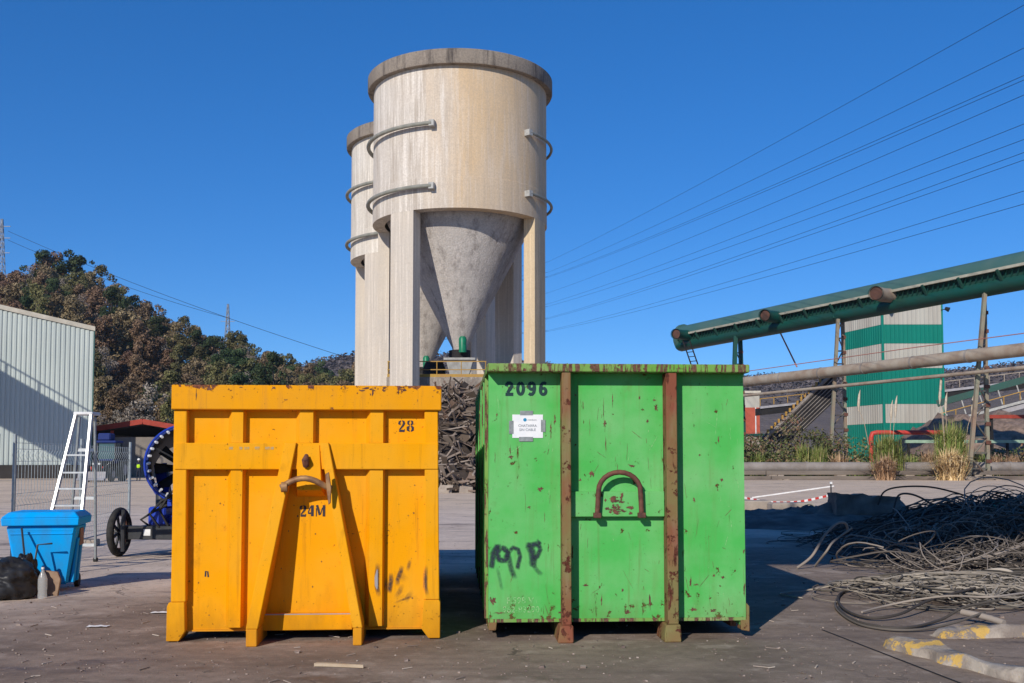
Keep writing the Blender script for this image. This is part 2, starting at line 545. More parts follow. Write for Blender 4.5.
M['silo'] = concrete('stained_silo_concrete', (0.58, 0.53, 0.47), (0.64, 0.57, 0.49), (0.34, 0.275, 0.215), 0.75, None, tan=(0.62, 0.45, 0.275))
M['silo_far'] = concrete('pale_silo_concrete', (0.62, 0.57, 0.50), (0.67, 0.60, 0.50), (0.36, 0.31, 0.26), 0.7)
M['leg'] = concrete('leg_concrete', (0.54, 0.48, 0.41), (0.60, 0.52, 0.42), (0.40, 0.35, 0.30), 0.35, z_scale=0.03)
M['leg_tan'] = concrete('tan_leg_concrete', (0.58, 0.45, 0.29), (0.62, 0.50, 0.34), (0.42, 0.32, 0.21), 0.4, z_scale=0.03)
M['cap'] = concrete('dark_cap_concrete', (0.24, 0.20, 0.165), (0.33, 0.28, 0.225), (0.06, 0.05, 0.047), 1.0, z_scale=0.10)
M['cone'] = concrete('grey_cone_concrete', (0.42, 0.38, 0.35), (0.56, 0.52, 0.48), (0.19, 0.165, 0.15), 0.8, z_scale=0.10, bumpv=0.9)
M['deck'] = concrete('deck_concrete', (0.34, 0.29, 0.24), (0.28, 0.24, 0.2), (0.12, 0.1, 0.09), 0.8, z_scale=0.3)
M['ring'] = mat('ring_pipe_steel', (0.20, 0.20, 0.17), (0.28, 0.27, 0.23), 2.0, rough=0.6)


def kerb_mat():
    m, t, n, l, p = nt('worn_yellow_concrete')
    p.inputs['Roughness'].default_value = 0.9
    v = coords(t)
    c = mixc(t, rampf(t, noise(t, v, 4, 6), 0.38, 0.62), (0.50, 0.43, 0.36), (0.24, 0.195, 0.165))
    y = rampf(t, noise(t, v, 3.4, 8, 0.72), 0.575, 0.60)
    l.new(mixc(t, y, c, (0.60, 0.38, 0.10)), p.inputs['Base Color'])
    bumpit(t, p, noise(t, v, 12, 6, 0.7), 0.6, 0.03)
    return m


M['kerb'] = kerb_mat()


def ground_mat():
    m, t, n, l, p = nt('dusty_asphalt')
    p.inputs['Specular IOR Level'].default_value = 0.25
    v = coords(t)
    sp = n.new('ShaderNodeSeparateXYZ')
    l.new(v, sp.inputs[0])
    x, y = sp.outputs[0], sp.outputs[1]
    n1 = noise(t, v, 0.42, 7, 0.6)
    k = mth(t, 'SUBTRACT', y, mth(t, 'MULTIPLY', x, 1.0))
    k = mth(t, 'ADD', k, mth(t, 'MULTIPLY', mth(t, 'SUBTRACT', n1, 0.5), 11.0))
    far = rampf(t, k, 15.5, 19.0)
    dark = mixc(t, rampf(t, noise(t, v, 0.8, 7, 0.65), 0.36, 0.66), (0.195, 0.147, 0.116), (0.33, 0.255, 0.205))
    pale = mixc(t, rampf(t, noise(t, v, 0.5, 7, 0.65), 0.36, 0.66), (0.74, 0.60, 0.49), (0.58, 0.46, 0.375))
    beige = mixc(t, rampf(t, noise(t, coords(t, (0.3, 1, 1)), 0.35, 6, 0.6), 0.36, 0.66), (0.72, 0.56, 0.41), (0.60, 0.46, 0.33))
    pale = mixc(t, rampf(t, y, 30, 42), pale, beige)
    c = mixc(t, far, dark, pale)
    # pale scuffed patches in the dark surface, and oily ones
    pt = rampf(t, noise(t, v, 1.15, 8, 0.62), 0.56, 0.66, 0, 0.7)
    c = mixc(t, pt, c, (0.50, 0.41, 0.35))
    oil = rampf(t, noise(t, coords(t, (0.6, 1.5, 1)), 0.75, 7, 0.65), 0.57, 0.66, 0, 0.75)
    c = mixc(t, oil, c, (0.115, 0.085, 0.07))
    med = noise(t, v, 6.5, 8, 0.7)
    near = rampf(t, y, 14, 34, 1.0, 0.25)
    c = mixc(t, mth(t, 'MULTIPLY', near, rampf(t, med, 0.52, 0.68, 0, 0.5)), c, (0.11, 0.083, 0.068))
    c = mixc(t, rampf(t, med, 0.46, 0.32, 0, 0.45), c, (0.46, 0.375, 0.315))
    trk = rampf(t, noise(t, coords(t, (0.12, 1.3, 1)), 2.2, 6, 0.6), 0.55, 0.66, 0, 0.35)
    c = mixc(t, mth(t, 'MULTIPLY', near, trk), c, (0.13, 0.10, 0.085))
    vo = n.new('ShaderNodeTexVoronoi')
    vo.feature = 'DISTANCE_TO_EDGE'
    vo.inputs['Scale'].default_value = 0.55
    wv = n.new('ShaderNodeVectorMath')
    wv.operation = 'ADD'
    nz = n.new('ShaderNodeTexNoise')
    nz.inputs['Scale'].default_value = 2.0
    nz.inputs['Detail'].default_value = 6
    l.new(v, nz.inputs['Vector'])
    l.new(v, wv.inputs[0])
    l.new(nz.outputs['Color'], wv.inputs[1])
    l.new(wv.outputs[0], vo.inputs['Vector'])
    crk = mth(t, 'MULTIPLY', rampf(t, vo.outputs['Distance'], 0.012, 0.004), rampf(t, noise(t, v, 0.5, 3), 0.5, 0.6, 0, 0.7))
    c = mixc(t, crk, c, (0.05, 0.04, 0.035))
    fine = noise(t, v, 55, 6, 0.7)
    c = mixc(t, mth(t, 'MULTIPLY', near, rampf(t, fine, 0.3, 0.72, 0, 0.3)), c, (0.10, 0.075, 0.06))
    sp2 = rampf(t, noise(t, v, 95, 2, 0.5), 0.68, 0.72, 0, 0.5)
    c = mixc(t, sp2, c, (0.42, 0.37, 0.33))
    l.new(c, p.inputs['Base Color'])
    l.new(rampf(t, oil, 0, 0.75, 0.9, 0.6), p.inputs['Roughness'])
    bumpit(t, p, mth(t, 'ADD', fine, mth(t, 'MULTIPLY', noise(t, v, 3.5, 5), 1.5)), 0.35, 0.02)
    return m


M['ground'] = ground_mat()


def hillmat(name, a, b, c_, sc):
    m, t, n, l, p = nt(name)
    p.inputs['Roughness'].default_value = 1.0
    p.inputs['Specular IOR Level'].default_value = 0.0
    v = coords(t)
    c = mixc(t, rampf(t, noise(t, v, sc, 8, 0.65), 0.35, 0.65), a, b)
    c = mixc(t, rampf(t, noise(t, v, sc * 0.25, 4), 0.48, 0.62), c, c_)
    l.new(c, p.inputs['Base Color'])
    bumpit(t, p, noise(t, v, sc * 1.3, 6, 0.7), 1.0, 4.0)
    return m


M['hill'] = hillmat('wooded_hill_floor', (0.13, 0.095, 0.065), (0.09, 0.07, 0.045), (0.12, 0.09, 0.05), 0.12)
M['farhill'] = hillmat('bare_far_hill_in_haze', (0.16, 0.135, 0.128), (0.13, 0.112, 0.105), (0.15, 0.125, 0.11), 0.06)  # bare-wood greys lifted to hold haze that the thin air lacks
M['lf_far'] = leafmat('far_bare_wood_in_haze', [(0.13, 0.112, 0.108), (0.155, 0.132, 0.126), (0.18, 0.148, 0.138)])  # far wood lightened the same way, haze included in its tones

# ------------------------------------------------------------------ ground
g = MB()
xs = [-780, -500, -150, -60, -30, -15, -8, 0, 8, 15, 30, 60, 150, 500, 1180]
ys = [-400, -200, -100, -30, 0, 6, 12, 20, 30, 45, 70, 120, 200, 500, 860]
vs = [(x, y, 0) for y in ys for x in xs]
n_ = len(xs)
g.add(vs, [(j * n_ + i, j * n_ + i + 1, (j + 1) * n_ + i + 1, (j + 1) * n_ + i) for j in range(len(ys) - 1) for i in range(n_ - 1)])
tag(g.build('ground', M['ground']), kind='structure')


def lerp_table(tab, x):
    if x <= tab[0][0]:
        return tab[0][1]
    for (a, b), (c, d) in zip(tab, tab[1:]):
        if x <= c:
            return b + (d - b) * (x - a) / (c - a)
    return tab[-1][1]


# near wooded hill on the left: height profile along its crest
HILL = [(-500, 318), (-100, 305), (0, 308), (40, 304), (75, 306), (110, 322), (150, 352), (200, 372), (245, 378), (275, 395), (320, 408), (370, 418), (430, 428), (500, 440), (560, 462)]
CREST = 300.0


def hill_z(x, y):
    if y <= 10:
        return 0.0
    u = 512 + 1050 * x / y
    top = CAM_H + (HORIZON - lerp_table(HILL, u)) / 1050 * CREST
    foot = 128.0
    t = (y - foot) / (CREST - foot)
    t = max(0.0, min(1.0, t))
    s = t * t * (3 - 2 * t) * 0.45 + t * 0.55
    if t <= 0:
        return -0.3
    return max(-0.3, top * s + mnoise.noise((x * 0.03, y * 0.03, 0)) * 2.0 * s) - 0.3 * (1 - t)


g = MB()
cols, rows = 90, 40
for j in range(rows + 1):
    y = 120 + j * (430 - 120) / rows
    for i in range(cols + 1):
        u = -520 + i * (1080) / cols
        x = (u - 512) / 1050 * y
        g.v.append((x, y, hill_z(x, y)))
for j in range(rows):
    for i in range(cols):
        a = j * (cols + 1) + i
        g.f.append((a, a + 1, a + cols + 2, a + cols + 1))
tag(g.build('wooded_hill', M['hill'], smooth=180, fix=False), kind='structure')

FAR = [(-600, 330), (0, 350), (250, 368), (300, 365), (330, 360), (352, 355), (375, 353), (420, 354), (470, 360), (520, 364), (560, 368), (640, 374), (740, 377), (800, 378), (860, 378), (940, 374), (985, 370), (1030, 362), (1150, 352), (1500, 340)]
FARD = 720.0


def far_z(x, y):
    u = 512 + 1050 * x / y
    top = CAM_H + (HORIZON - lerp_table(FAR, u)) / 1050 * FARD
    t = max(0.0, min(1.0, (y - 420) / (FARD - 420)))
    return top * (t ** 0.8) + mnoise.fractal((x * 0.012, y * 0.012, 3), 0.8, 2, 4) * 4 * t - 0.5


g = MB()
cols, rows = 160, 26
for j in range(rows + 1):
    y = 400 + j * 400 / rows
    for i in range(cols + 1):
        u = -500 + i * 2100 / cols
        x = (u - 512) / 1050 * y
        g.v.append((x, y, far_z(x, y)))
for j in range(rows):
    for i in range(cols):
        a = j * (cols + 1) + i
        g.f.append((a, a + 1, a + cols + 2, a + cols + 1))
tag(g.build('distant_hill', M['farhill'], smooth=180, fix=False), kind='structure')


# ------------------------------------------------------------------ lettering
def font_text(name, txt, mat_, parent, x, y, z, size, bold=0.0, tilt=0.0, sx=1.0):
    cu = bpy.data.curves.new(name, 'FONT')
    cu.body = txt
    cu.size = size
    cu.offset = bold
    cu.align_x = 'CENTER'
    cu.align_y = 'CENTER'
    tmp = bpy.data.objects.new(name + '_tmp', cu)
    C.objects.link(tmp)
    dg = bpy.context.evaluated_depsgraph_get()
    me = bpy.data.meshes.new_from_object(tmp.evaluated_get(dg))
    bpy.data.objects.remove(tmp)
    me.name = name
    me.materials.clear()
    me.materials.append(mat_)
    me.transform(Matrix.Translation((x, y, z)) @ Matrix.Rotation(tilt, 4, 'Y') @ Matrix.Rotation(R(90), 4, 'X') @ Matrix.Diagonal((sx, 1, 1, 1)))
    o = bpy.data.objects.new(name, me)
    C.objects.link(o)
    o.parent = parent
    return o


def ribbon(mb, pts, w, y):
    """flat stroke on a plane y=const, pts in (x,z)"""
    n = len(pts)
    ws = w if isinstance(w, (list, tuple)) else [w] * n
    L, Rr = [], []
    for i in range(n):
        ax, az = pts[max(0, i - 1)]
        bx, bz = pts[min(n - 1, i + 1)]
        dx, dz = bx - ax, bz - az
        q = math.hypot(dx, dz) or 1
        nx, nz = -dz / q, dx / q
        L.append((pts[i][0] + nx * ws[i] / 2, y, pts[i][1] + nz * ws[i] / 2))
        Rr.append((pts[i][0] - nx * ws[i] / 2, y, pts[i][1] - nz * ws[i] / 2))
    mb.add(L + Rr, [(i, i + 1, n + i + 1, n + i) for i in range(n - 1)])


GLYPH = {
    '2': [([(.20, .62), (.09, .70), (.12, .86), (.24, .96)], [.10, .17, .15, .05]),
          ([(.33, .97), (.47, .88), (.50, .72), (.40, .52), (.22, .30), (.10, .16)], [.05, .15, .18, .15, .10, .07]),
          ([(.08, .05), (.30, .09), (.50, .07), (.56, .22)], [.10, .17, .16, .04])],
    '8': [([(.25, .97), (.13, .88), (.12, .70), (.25, .56)], [.05, .15, .15, .06]),
          ([(.35, .97), (.47, .88), (.48, .70), (.35, .56)], [.05, .15, .15, .06]),
          ([(.25, .50), (.09, .38), (.09, .16), (.25, .03)], [.06, .18, .18, .05]),
          ([(.35, .50), (.51, .38), (.51, .16), (.35, .03)], [.06, .18, .18, .05])],
    '4': [([(.42, .99), (.42, .02)], .20), ([(.29, .92), (.17, .66), (.05, .36)], [.05, .08, .07]), ([(.04, .29), (.28, .29)], .11)],
    'M': [([(.07, .0), (.07, .72)], .07), ([(.12, 1.0), (.24, .62), (.36, .12)], [.18, .18, .14]), ([(.44, .18), (.60, .78)], .06), ([(.74, .0), (.74, 1.0)], .19)],
    's2': [([(.09, .66), (.12, .80), (.22, .90), (.36, .90), (.47, .80), (.47, .66), (.36, .48), (.16, .20)], [.19, .19, .2, .2, .2, .2, .2, .16]), ([(.03, .095), (.58, .095)], .19)],
    's0': [([(.30 + .205 * math.sin(k * math.pi / 9), .5 + .40 * math.cos(k * math.pi / 9)) for k in range(19)], .19)],
    's9': [([(.29 + .19 * math.sin(k * math.pi / 9), .68 + .225 * math.cos(k * math.pi / 9)) for k in range(19)], .185),
           ([(.485, .70), (.49, .48), (.44, .25), (.32, .10), (.20, .09), (.09, .17)], .185)],
    's6': [([(.31 + .19 * math.sin(k * math.pi / 9), .32 + .225 * math.cos(k * math.pi / 9)) for k in range(19)], .185),
           ([(.115, .30), (.11, .52), (.16, .75), (.28, .90), (.40, .91), (.51, .83)], .185)],
    '.': [([(.10, .03), (.22, .03)], .12)],
}


def stencil(name, txt, mat_, parent, x, y, z, h, adv, boldness=1.0):
    mb = MB()
    for ch in txt:
        for si, (pts, w) in enumerate(GLYPH[ch]):
            ww = [q * h * boldness for q in w] if isinstance(w, list) else w * h * boldness
            ribbon(mb, [(x + a * h, z + b * h) for a, b in pts], ww, y - si * .0006)
        x += (adv if ch != '.' else adv * 0.45) * h
    return mb.build(name, mat_, parent, fix=False)


def hat(mb, x0, x1, z0, z1, y_face, y_back, slope=0.045):
    """trapezoid folded rib, upright, standing out to y_face"""
    mb.prism([(x0 - slope, y_back), (x0, y_face), (x1, y_face), (x1 + slope * .4, y_back)], lambda a, b, d: (a, b, d), z0, z1)
    return mb


# ------------------------------------------------------------------ yellow container
YY = 10.0
yc = thing('roll_off_container', 'yellow steel roll-off container stencilled 28 with a hook bar between slanted plates', 'container',
           ((304.5 - 512) / 1050 * YY, YY, 0), R(4.2))


def on_plane(ob, px, py, y):
    """local x,z on the plane y=const of a turned object seen at px,py"""
    d = at(px, py, 1.0) - Vector((0, 0, CAM_H))
    th = ob.rotation_euler[2]
    c, s = math.cos(th), math.sin(th)
    rx, ry = ob.location[0], ob.location[1]
    # local y of t*d : -s*(t*dx-rx) + c*(t*dy-ry) = y
    t = (y - s * rx + c * ry) / (-s * d.x + c * d.y)
    X, Y_ = t * d.x - rx, t * d.y - ry
    return c * X + s * Y_, CAM_H + t * d.z


def yx(px, y=0.0, py=520):
    return on_plane(yc, px, py, y)[0]


def yz(py, y=0.0, px=304):
    return on_plane(yc, px, py, y)[1]


Ym = M['yellow']
LEN = 6.0
pbox('front_sheet', Ym, yc, -1.22, 1.22, 0.10, 0.108, 0.10, 2.385)
pbox('top_beam', M['yellow_top'], yc, yx(170), yx(441), -0.035, 0.16, yz(410), yz(385.5), 0.008)
for s, (a, b) in ((-1, (174, 187)), (1, (424.5, 438))):
    lo = (yx(170.7, 0, 600), yx(185.5, 0, 600)) if s < 0 else (yx(425, 0, 600), yx(439.3, 0, 600))
    MB().prism([(lo[0], .372), (lo[1], .372), (yx(b, 0, 410), yz(410) - .002), (yx(a, 0, 410), yz(410) - .002)], lambda a_, b_, d: (a_, d, b_), 0.0, 0.12).build('corner_post', Ym, yc, bevel=0.007)
    if s < 0:
        poly = [(yx(168.3), 0.01), (yx(181), 0.01), (yx(187), 0.10), (yx(186), 0.37), (yx(170.4), 0.37), (yx(168.5), 0.33)]
    else:
        poly = [(yx(440.5), 0.01), (yx(429), 0.01), (yx(422), 0.10), (yx(424), 0.37), (yx(439.6), 0.37), (yx(440.6), 0.345)]
    MB().prism(poly, lambda a, b, d: (a, d, b), -0.006, 0.30).build('corner_foot', Ym, yc, bevel=0.006)
pbox('middle_beam', Ym, yc, yx(173.6), yx(438), -0.012, 0.10, yz(469.5), yz(443), 0.007)
for a, b in ((230, 241.5), (298.5, 312), (369.5, 382.5)):
    hat(MB(), yx(a), yx(b), yz(443) + .002, yz(410) - .002, 0.012, 0.10).build('upper_rib', Ym, yc)
for a, b in ((230, 241.5), (369.5, 382.5)):
    hat(MB(), yx(a), yx(b), yz(627), yz(469.5) - .002, 0.012, 0.10).build('lower_rib', Ym, yc)
pbox('bottom_beam', Ym, yc, yx(256), yx(353), 0.02, 0.099, 0.095, yz(614), 0.006)
pbox('bottom_lip', M['yellow_top'], yc, yx(187), yx(424), 0.085, 0.0995, 0.085, 0.10)
# slanted hook plates: wedge shaped, deeper towards the ground
for top, bot, foot in (((284.5, 296.5), (245.5, 257.5), (245.5, 257)), ((319.5, 328.5), (352.5, 362.5), (352.5, 362))):
    zt, zb = yz(443) + .004, 0.16
    b0, b1, t0, t1 = yx(bot[0], -.3, 630), yx(bot[1], -.3, 630), yx(top[0], -.045, 445), yx(top[1], -.045, 445)
    p = [(b0, -0.30, zb), (b1, -0.30, zb), (b1, 0.098, zb), (b0, 0.098, zb),
         (t0, -0.045, zt), (t1, -0.045, zt), (t1, 0.098, zt), (t0, 0.098, zt)]
    MB().hexa(p).build('hook_plate', Ym, yc, bevel=0.006)
    a, b = b0 + .004, b1 - .004
    pbox('skid_foot', M['yellow_top'], yc, a, b, -0.30, 0.30, 0.0, 0.158, 0.008)
# hook pocket
MB().hexa([(yx(297), -0.05, yz(490)), (yx(322), -0.05, yz(490)), (yx(324), .098, yz(497)), (yx(295), .098, yz(497)),
           (yx(297), -0.02, yz(445)), (yx(319), -0.02, yz(445)), (yx(319), .098, yz(445)), (yx(297), .098, yz(445))]).build('hook_pocket', Ym, yc, bevel=0.005)
arc = [(yx(281 + 50 * t, -.17, 485), -0.15 - 0.05 * math.sin(math.pi * t), yz(487 - 9.5 * math.sin(math.pi * min(1, t * 1.05)) + 1.5 * t, -.17)) for t in [k / 10 for k in range(11)]]
MB().tube(arc, 0.028, 12).build('hook_bar', M['rust_light'], yc, smooth=50)
MB().tube([(yx(306), -0.05, yz(466)), (yx(306), -0.09, yz(460)), (yx(306.5), -0.055, yz(455))], [0.03, 0.036, 0.018], 8).build('hook_latch', M['rust'], yc, smooth=50)
MB().prism([(yx(a_, -.2), yz(b_, -.2)) for a_, b_ in ((325, 474), (328.5, 472), (331, 488), (330.5, 503), (328.5, 505), (326.5, 490))],
           lambda a, b, d: (a, d, b), -0.22, -0.185).build('latch_strap', M['rust_light'], yc, bevel=0.004)
MB().cyl((yx(281, -.17), -0.17, yz(487, -.17)), (yx(287, -.17), -0.17, yz(487, -.17)), 0.05, 10).build('bar_end', M['rust_light'], yc, smooth=50)
# sides, back, floor, running gear
for s in (-1, 1):
    pbox('side_sheet', Ym, yc, s * 1.2 - .005, s * 1.2 + .005, 0.11, LEN, 0.10, 2.35)
    pbox('side_rail', M['yellow_top'], yc, s * 1.225 - .055, s * 1.225 + .055, 0.165, LEN, 2.22, 2.40, 0.006)
    for k in range(7):
        y0 = 0.75 + k * 0.80
        pbox('side_rib', Ym, yc, s * 1.207 - (0 if s > 0 else .06), s * 1.207 + (.06 if s > 0 else 0), y0, y0 + .09, 0.12, 2.218)
    pbox('long_beam', M['black_steel'], yc, s * .53 - .05, s * .53 + .05, 0.31, LEN - .1, 0.002, 0.14)
pbox('floor_sheet', M['black_steel'], yc, -1.19, 1.19, 0.11, LEN, 0.142, 0.16)
pbox('rear_door', Ym, yc, -1.2, 1.2, LEN + .002, LEN + .06, 0.10, 2.36)
pbox('side_reflector', M['redwhite'], yc, 1.25, 1.275, 0.18, 0.30, 2.05, 2.20)
stencil('number_stencil', '28', M['stencil'], yc, yx(397.2), 0.0975, yz(431.3), 0.112, 0.74, 1.2)
stencil('volume_stencil', '.24M', M['stencil'], yc, yx(294.5), 0.0972, yz(517), 0.108, 0.70, 1.2)
mb = MB()
ribbon(mb, [(yx(204), yz(577)), (yx(204.3), yz(571.5)), (yx(206.3), yz(572)), (yx(207), yz(577.5))], 0.014, 0.0975)
mb.build('paint_mark', M['stencil'], yc, fix=False)
# ------------------------------------------------------------------ green container
GY = 10.12
gc = thing('green_roll_off_container', 'green rust-speckled steel roll-off container numbered 2096 with a taped paper notice', 'container',
           ((616.5 - 512) / 1050 * GY, GY, 0), R(3.1))


def gx(px, y=0.0, py=500):
    return on_plane(gc, px, py, y)[0]


def gz(py, y=0.0, px=616):
    return on_plane(gc, px, py, y)[1]


Gm = M['green']


def bx(px):
    return gx(px, -0.19)


def bz(py):
    return gz(py, -0.2)


pbox('front_sheet', Gm, gc, gx(488.5), gx(744.5), 0.0, 0.01, 0.175, 2.60)
pbox('top_rim', M['green_rim'], gc, -1.252, 1.252, -0.20, 0.10, bz(372), bz(363.8), 0.008)
for a, b in ((562.3, 571.3), (667.2, 678)):
    pbox('upright_beam', M['rustbeam'], gc, bx(a), bx(b), -0.185, -0.002, 0.16, bz(372) - .003, 0.006)
    x0, x1 = bx(a) - .02, bx(b) + .015
    MB().hexa([(x0 - .03, -0.24, 0.0), (x1, -0.24, 0.0), (x1, 0.15, 0.0), (x0 - .03, 0.15, 0.0),
               (x0, -0.20, 0.158), (x1, -0.20, 0.158), (x1, 0.15, 0.158), (x0, 0.15, 0.158)]).build('skid_foot', M['rustbeam'], gc, bevel=0.01)
pbox('bar_plate', Gm, gc, bx(571.3) + .003, bx(667.2) - .003, -0.075, -0.002, gz(516.3), gz(491.3), 0.005)
pbox('bottom_lip', M['green_rim'], gc, gx(488.5), gx(744.5), -0.012, -0.001, 0.165, 0.195)
arch = []
for k in range(13):
    a = math.pi * k / 12
    arch.append((gx(619.6, -.13) - math.cos(a) * 0.2, -0.13, gz(491, -.13) + math.sin(a) * 0.178))
arch = [(arch[0][0] - .012, -0.12, gz(516, -.12)), (arch[0][0] - .006, -0.125, gz(503, -.12))] + arch + [(arch[-1][0] + .006, -0.125, gz(503, -.12)), (arch[-1][0] + .012, -0.12, gz(516, -.12))]
MB().tube(arch, 0.0245, 12).build('hook_arch', M['rust'], gc, smooth=50)
for xk in (arch[0][0], arch[-1][0]):
    MB().box(xk - .035, xk + .035, -0.155, -0.076, gz(516, -.15) - .02, gz(516, -.15) + .03).build('arch_lug', M['rust'], gc, bevel=.006)
# rust scabs on the bar plate, eaten out in flakes
sc_ = MB()
rs = random.Random(3)
for k in range(46):
    if k < 26:
        cx_, cz_, rx, rz_ = rs.gauss(617, 7), 512 + rs.gauss(0, 2.2), rs.uniform(1, 4), rs.uniform(.6, 1.6)
    else:
        cx_, cz_, rx, rz_ = rs.gauss(617, 5), rs.uniform(495, 511), rs.uniform(.7, 2.4), rs.uniform(.7, 3.2)
    if not (604 < cx_ < 634 and 493.5 < cz_ < 514):
        continue
    poly = []
    for q_ in range(18):
        a = 2 * math.pi * q_ / 18
        q = 0.8 + 0.9 * mnoise.fractal((math.cos(a) * 2.2, math.sin(a) * 2.2, k * 1.7), 0.5, 2.2, 4)
        poly.append((gx(cx_ + rx * q * math.cos(a), -.077), -0.0765 - 0.0003 * k / 4, gz(cz_ + rz_ * q * math.sin(a), -.077)))
    sc_.add(poly, [tuple(range(18))])
tag(sc_.build('rust_scab', M['rust'], gc, fix=False), kind='stuff')
# rusted knocks in the sheet, each an irregular flake
fl = MB()
FLAKES = [(605, 424, 4, 5), (511, 457, 4, 3), (540, 489, 5, 4), (592, 474, 4, 6), (632, 466, 5.5, 2.6), (657, 408, 3, 6), (655, 400, 3, 2), (648, 421, 2.5, 2.5), (510, 450, 1.6, 8),
          (551, 430, 2, 11), (555, 420, 1.6, 8), (694, 500, 2.2, 4), (722, 480, 3, 2.5), (719, 440, 1.5, 7), (585, 585, 4, 2.6), (627, 612, 4.5, 3.5), (649, 600, 1.6, 12), (712, 611, 5, 3), (692, 610, 7, 2.6),
          (722, 578, 3.5, 2.2), (713, 576, 2, 2.5), (622, 590, 2, 3), (690, 582, 1.6, 9), (696, 585, 5, 1.6), (529, 507, 3, 2), (534, 424, 1.5, 5), (497, 415, 1.2, 3), (743, 590, 1.8, 12), (743, 552, 2, 4), (601, 600, 1.2, 9),
          (493, 600, 4, 8), (500, 612, 9, 1.5), (560, 612, 3, 2), (672, 470, 1.5, 3), (580, 480, 2.5, 2.5), (576, 395, 2, 2), (640, 398, 1.6, 3), (700, 455, 2, 2), (604, 410, 0.9, 16), (613, 400, 0.9, 10), (606, 445, 0.8, 14)]
for (cx_, cz_, rx, rz_) in FLAKES:
    poly = []
    for k in range(24):
        a = 2 * math.pi * k / 24
        q = 0.8 + 0.9 * mnoise.fractal((math.cos(a) * 2.2, math.sin(a) * 2.2, cx_ * .37), 0.5, 2.2, 4)
        poly.append((gx(cx_ + rx * .62 * q * math.cos(a)), -0.0018 - .0001 * (cz_ % 7), gz(cz_ + rz_ * .62 * q * math.sin(a))))
    fl.add(poly, [tuple(range(24))])
tag(fl.build('rust_flake', M['rust'], gc, fix=False), kind='stuff')
# long scratches and pale scuffs
ss_ = random.Random(17)
for nm_, m_, cnt in (('scratch', M['rust'], 75), ('pale_scuff', M['white_ink'], 40)):
    sc2 = MB()
    for k in range(cnt):
        a_, b_ = ss_.uniform(492, 742), ss_.uniform(395, 612)
        if 558 < a_ < 577 or 662 < a_ < 684 or (510 < a_ < 546 and b_ < 442) or (572 < a_ < 668 and 486 < b_ < 520):
            continue
        ln_, an_ = ss_.uniform(3, 22) * (1 if ss_.random() < .5 else .5), ss_.gauss(0, .18) if ss_.random() < .75 else ss_.uniform(-1.2, 1.2)
        pts = []
        for q_ in range(5):
            f_ = q_ / 4
            pts.append((gx(min(743.5, max(490.5, a_ + math.sin(an_) * ln_ * f_ + ss_.uniform(-.25, .25)))), gz(min(616, b_ + math.cos(an_) * ln_ * f_))))
        w_ = ss_.uniform(.002, .0055)
        ribbon(sc2, pts, [w_ * .3, w_, w_ * .6, w_, w_ * .2], -.0012 - .00001 * k)
    tag(sc2.build(nm_, m_, gc, fix=False), kind='stuff')
MB().prism([(gx(739), 0.075), (gx(747.5), 0.06), (gx(747.5), 0.30), (gx(744.7), 0.33), (gx(744.7), 0.17), (gx(739), 0.17)],
           lambda a, b, d: (a, d, b), -0.025, 0.12).build('corner_foot', M['rustbeam'], gc, bevel=.006)
MB().prism([(gx(489), 0.09), (gx(496), 0.09), (gx(497), 0.165), (gx(488.4), 0.165)],
           lambda a, b, d: (a, d, b), -0.025, 0.3).build('corner_foot', M['rustbeam'], gc, bevel=.006)
GL = 5.9
for s in (-1, 1):
    xs_ = s * 1.19
    pbox('side_sheet', Gm, gc, xs_ - .005, xs_ + .005, 0.012, GL, 0.12, bz(372) - .003)
    pbox('corner_post', Gm, gc, s * 1.215 - .018, s * 1.215 + .018, 0.011, 0.10, 0.13, bz(372) - .003)
    pbox('side_rail', M['green_rim'], gc, s * 1.215 - .04, s * 1.215 + .04, 0.102, GL, bz(372), bz(364.5), 0.006)
    for k in range(9):
        y0 = 0.55 + k * 0.60
        pbox('side_rib', Gm if k % 2 else M['green_rim'], gc, min(xs_ + s * .006, xs_ + s * .065), max(xs_ + s * .006, xs_ + s * .065), y0, y0 + .07, 0.12, bz(372) - .004)
    pbox('long_beam', M['rustbeam'], gc, s * .53 - .045, s * .53 + .045, 0.16, GL - .1, 0.003, 0.155)
    pbox('bottom_rail', M['rustbeam'], gc, s * 1.2 - .03, s * 1.2 + .03, 0.31, GL, 0.06, 0.118)
pbox('floor_sheet', M['black_steel'], gc, -1.18, 1.18, 0.012, GL, 0.157, 0.172)
pbox('rear_door', Gm, gc, -1.2, 1.2, GL + .002, GL + .06, 0.12, 2.5)
stencil('number_lettering', ['s2', 's0', 's9', 's6'], M['ink'], gc, gx(505), -0.003, gz(396), gz(382) - gz(396), 0.80, 1.22)
font_text('maker_lettering', 'F.598 V', M['white_ink'], gc, gx(520), -0.003, gz(600), 0.085, 0.0, 0, 1.0)
font_text('serial_lettering', '962-83290', M['white_ink'], gc, gx(521), -0.003, gz(609), 0.082, 0.0, 0, 1.0)
